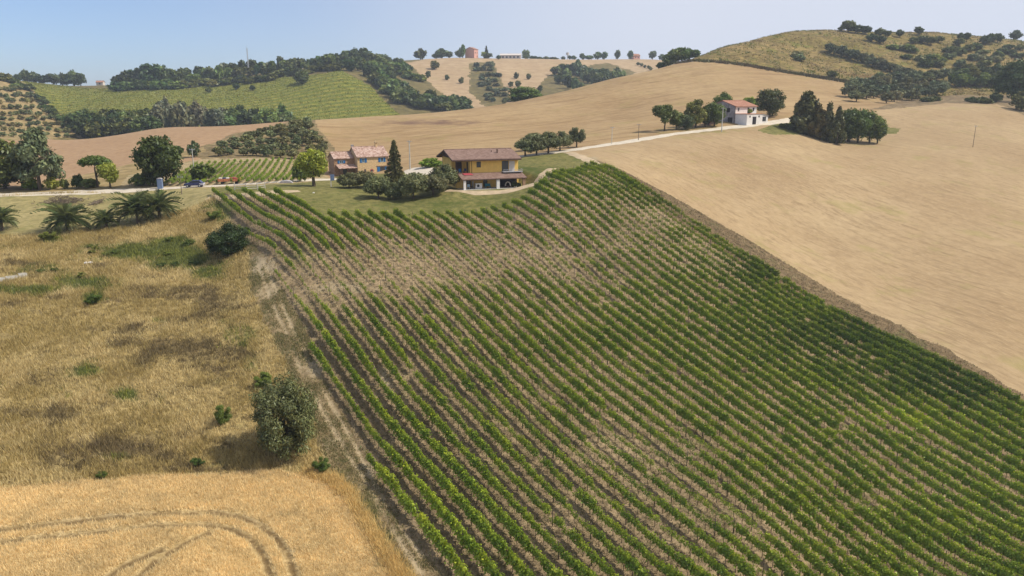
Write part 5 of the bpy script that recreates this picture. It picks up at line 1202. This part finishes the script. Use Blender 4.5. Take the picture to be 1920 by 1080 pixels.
# concrete trough pieces at the left edge
pa, pb = at(-12, 530, 80)[0], at(52, 517, 80)[0]; d = pb - pa; ang = math.atan2(d[1], d[0]); ln = np.linalg.norm(d[:2])
for k, w in enumerate((.34, .36, .26)):
    f0 = sum((.34, .36, .26)[:k]) + .015 * k; q = pa + d * (f0 + w / 2); e_ = empty('concrete_trough', (q[0], q[1], terr(q[0], q[1])[0] + .1), ang)
    tag(e_, ['concrete channel piece cut by the left edge of the photo', 'middle concrete channel piece in the dry grass', 'right end concrete channel piece in the dry grass'][k], 'channel', 'concrete channel pieces')
    l2 = ln * w * .96 / 2
    for y0, y1, z1 in ((-.45, -.3, .42), (.3, .45, .42), (-.297, .297, .1)): MB().box(-l2, l2, y0, y1, -.2, z1).build('side' if z1 > .2 else 'bottom', M['concrete'], e_)
# stones, barrel, brush heap
g = np.random.default_rng(3)
def rock(px, py, s, lab, mat='white'):
    p, t = at(px, py, 60); bm = MB(); n = 7
    V = []; 
    for i in range(5):
        for k in range(n):
            th = math.pi * (i + .5) / 5; a = 6.283 * k / n; r = s * g.uniform(.75, 1.1); V.append((r * math.sin(th) * math.cos(a) * 1.4, r * math.sin(th) * math.sin(a), r * math.cos(th) * .6 + s * .2))
    F = [(i*n+k, i*n+(k+1) % n, (i+1)*n+(k+1) % n, (i+1)*n+k) for i in range(4) for k in range(n)] + [tuple(range(n))[::-1], tuple(4*n + k for k in range(n))]
    bm.add(V, F); o = bm.build('stone', M[mat]); o.location = p; tag(o, lab, 'stone')
rock(162, 494, .35, 'left white stone of two in the weeds of the dry meadow'); rock(170, 493, .3, 'right white stone of two in the weeds of the dry meadow'); rock(588, 362, .2, 'small white stone on the lawn below the bright green tree')
p, t = at(1517, 237, 200); e = empty('barrel', p); tag(e, 'teal barrel lying at the foot of the cypress clump', 'barrel'); b = MB(); b.tube([(-.9, 0, .5), (-.6, 0, .5), (.6, 0, .5), (.9, 0, .5)], [.5, .62, .62, .5], 12); b.build('drum', M['teal'], e)
for (px, py, wx, hx, lab) in ((120, 381, 46, 14, 'long heap of cut dry branches on the pale grass beside the road'), (182, 381, 10, 5, 'small heap of dry branches at the right end of the long heap')):
    p, t = at(px, py, 90); e = empty('brush_heap', p); tag(e, lab, 'branch heap'); m = 260 if wx > 20 else 60; W = wx * t / FPX; Hh = hx * t / FPX; b = MB()
    for k in range(m):
        x = g.normal(0, .42) * W; y = g.normal(0, 1.0); z = max(.05, Hh * math.exp(-(x / W)**2 * 1.2 - (y / 1.8)**2) * g.uniform(.1, 1.)); l = g.uniform(.5, 1.6); a = g.uniform(0, 6.28); el = g.uniform(-.35, .5)
        dz = terr(p[0] + x, p[1] + y)[0] - p[2]
        b.tube([(x, y, z + dz), (x + l * math.cos(a) * .5, y + l * math.sin(a) * .5, z + dz + el * .5 + .05), (x + l * math.cos(a), y + l * math.sin(a), z + dz + el)], [.06, .045, .02], 4)
    o = b.build('branches', M['dead'], e); o['kind'] = 'stuff'
# white gravel yard between the houses
P = np.array([at(x, y, 140)[0] for x, y in ((757,321),(775,315),(815,311),(818,318),(812,326),(790,330),(762,330))]); cx = P.mean(0)
V = [cx] + list(P); V = np.array(V); 
for _ in range(1): pass
gxy = []; 
V2, F2 = [], []
nr = 6
for i in range(nr + 1):
    for q in P:
        w_ = cx + (q - cx) * i / nr; V2.append((w_[0], w_[1], terr(w_[0], w_[1])[0] + .08))
k = len(P)
F2 = [(i*k+j, i*k+(j+1) % k, (i+1)*k+(j+1) % k, (i+1)*k+j) for i in range(nr) for j in range(k)]
tag(link('gravel_yard', mesh_np('gravel_yard', np.array(V2), np.array(F2), M['gravel'], True)), kind='structure')
# ------------------------------------------------------------ the air: thin summer haze
hb = MB().box(-7010, 7010, -2010, 9010, -63.5, 135)
hm = bpy.data.materials.new('haze'); hm.use_nodes = True; nt = hm.node_tree
nt.nodes.remove(nt.nodes['Principled BSDF'])
pv = nt.nodes.new('ShaderNodeVolumePrincipled'); pv.inputs['Color'].default_value = (.82, .9, 1, 1); pv.inputs['Density'].default_value = HAZE
pv.inputs['Anisotropy'].default_value = .2
nt.links.new(pv.outputs[0], nt.nodes['Material Output'].inputs['Volume'])
tag(hb.build('haze', hm), kind='stuff')
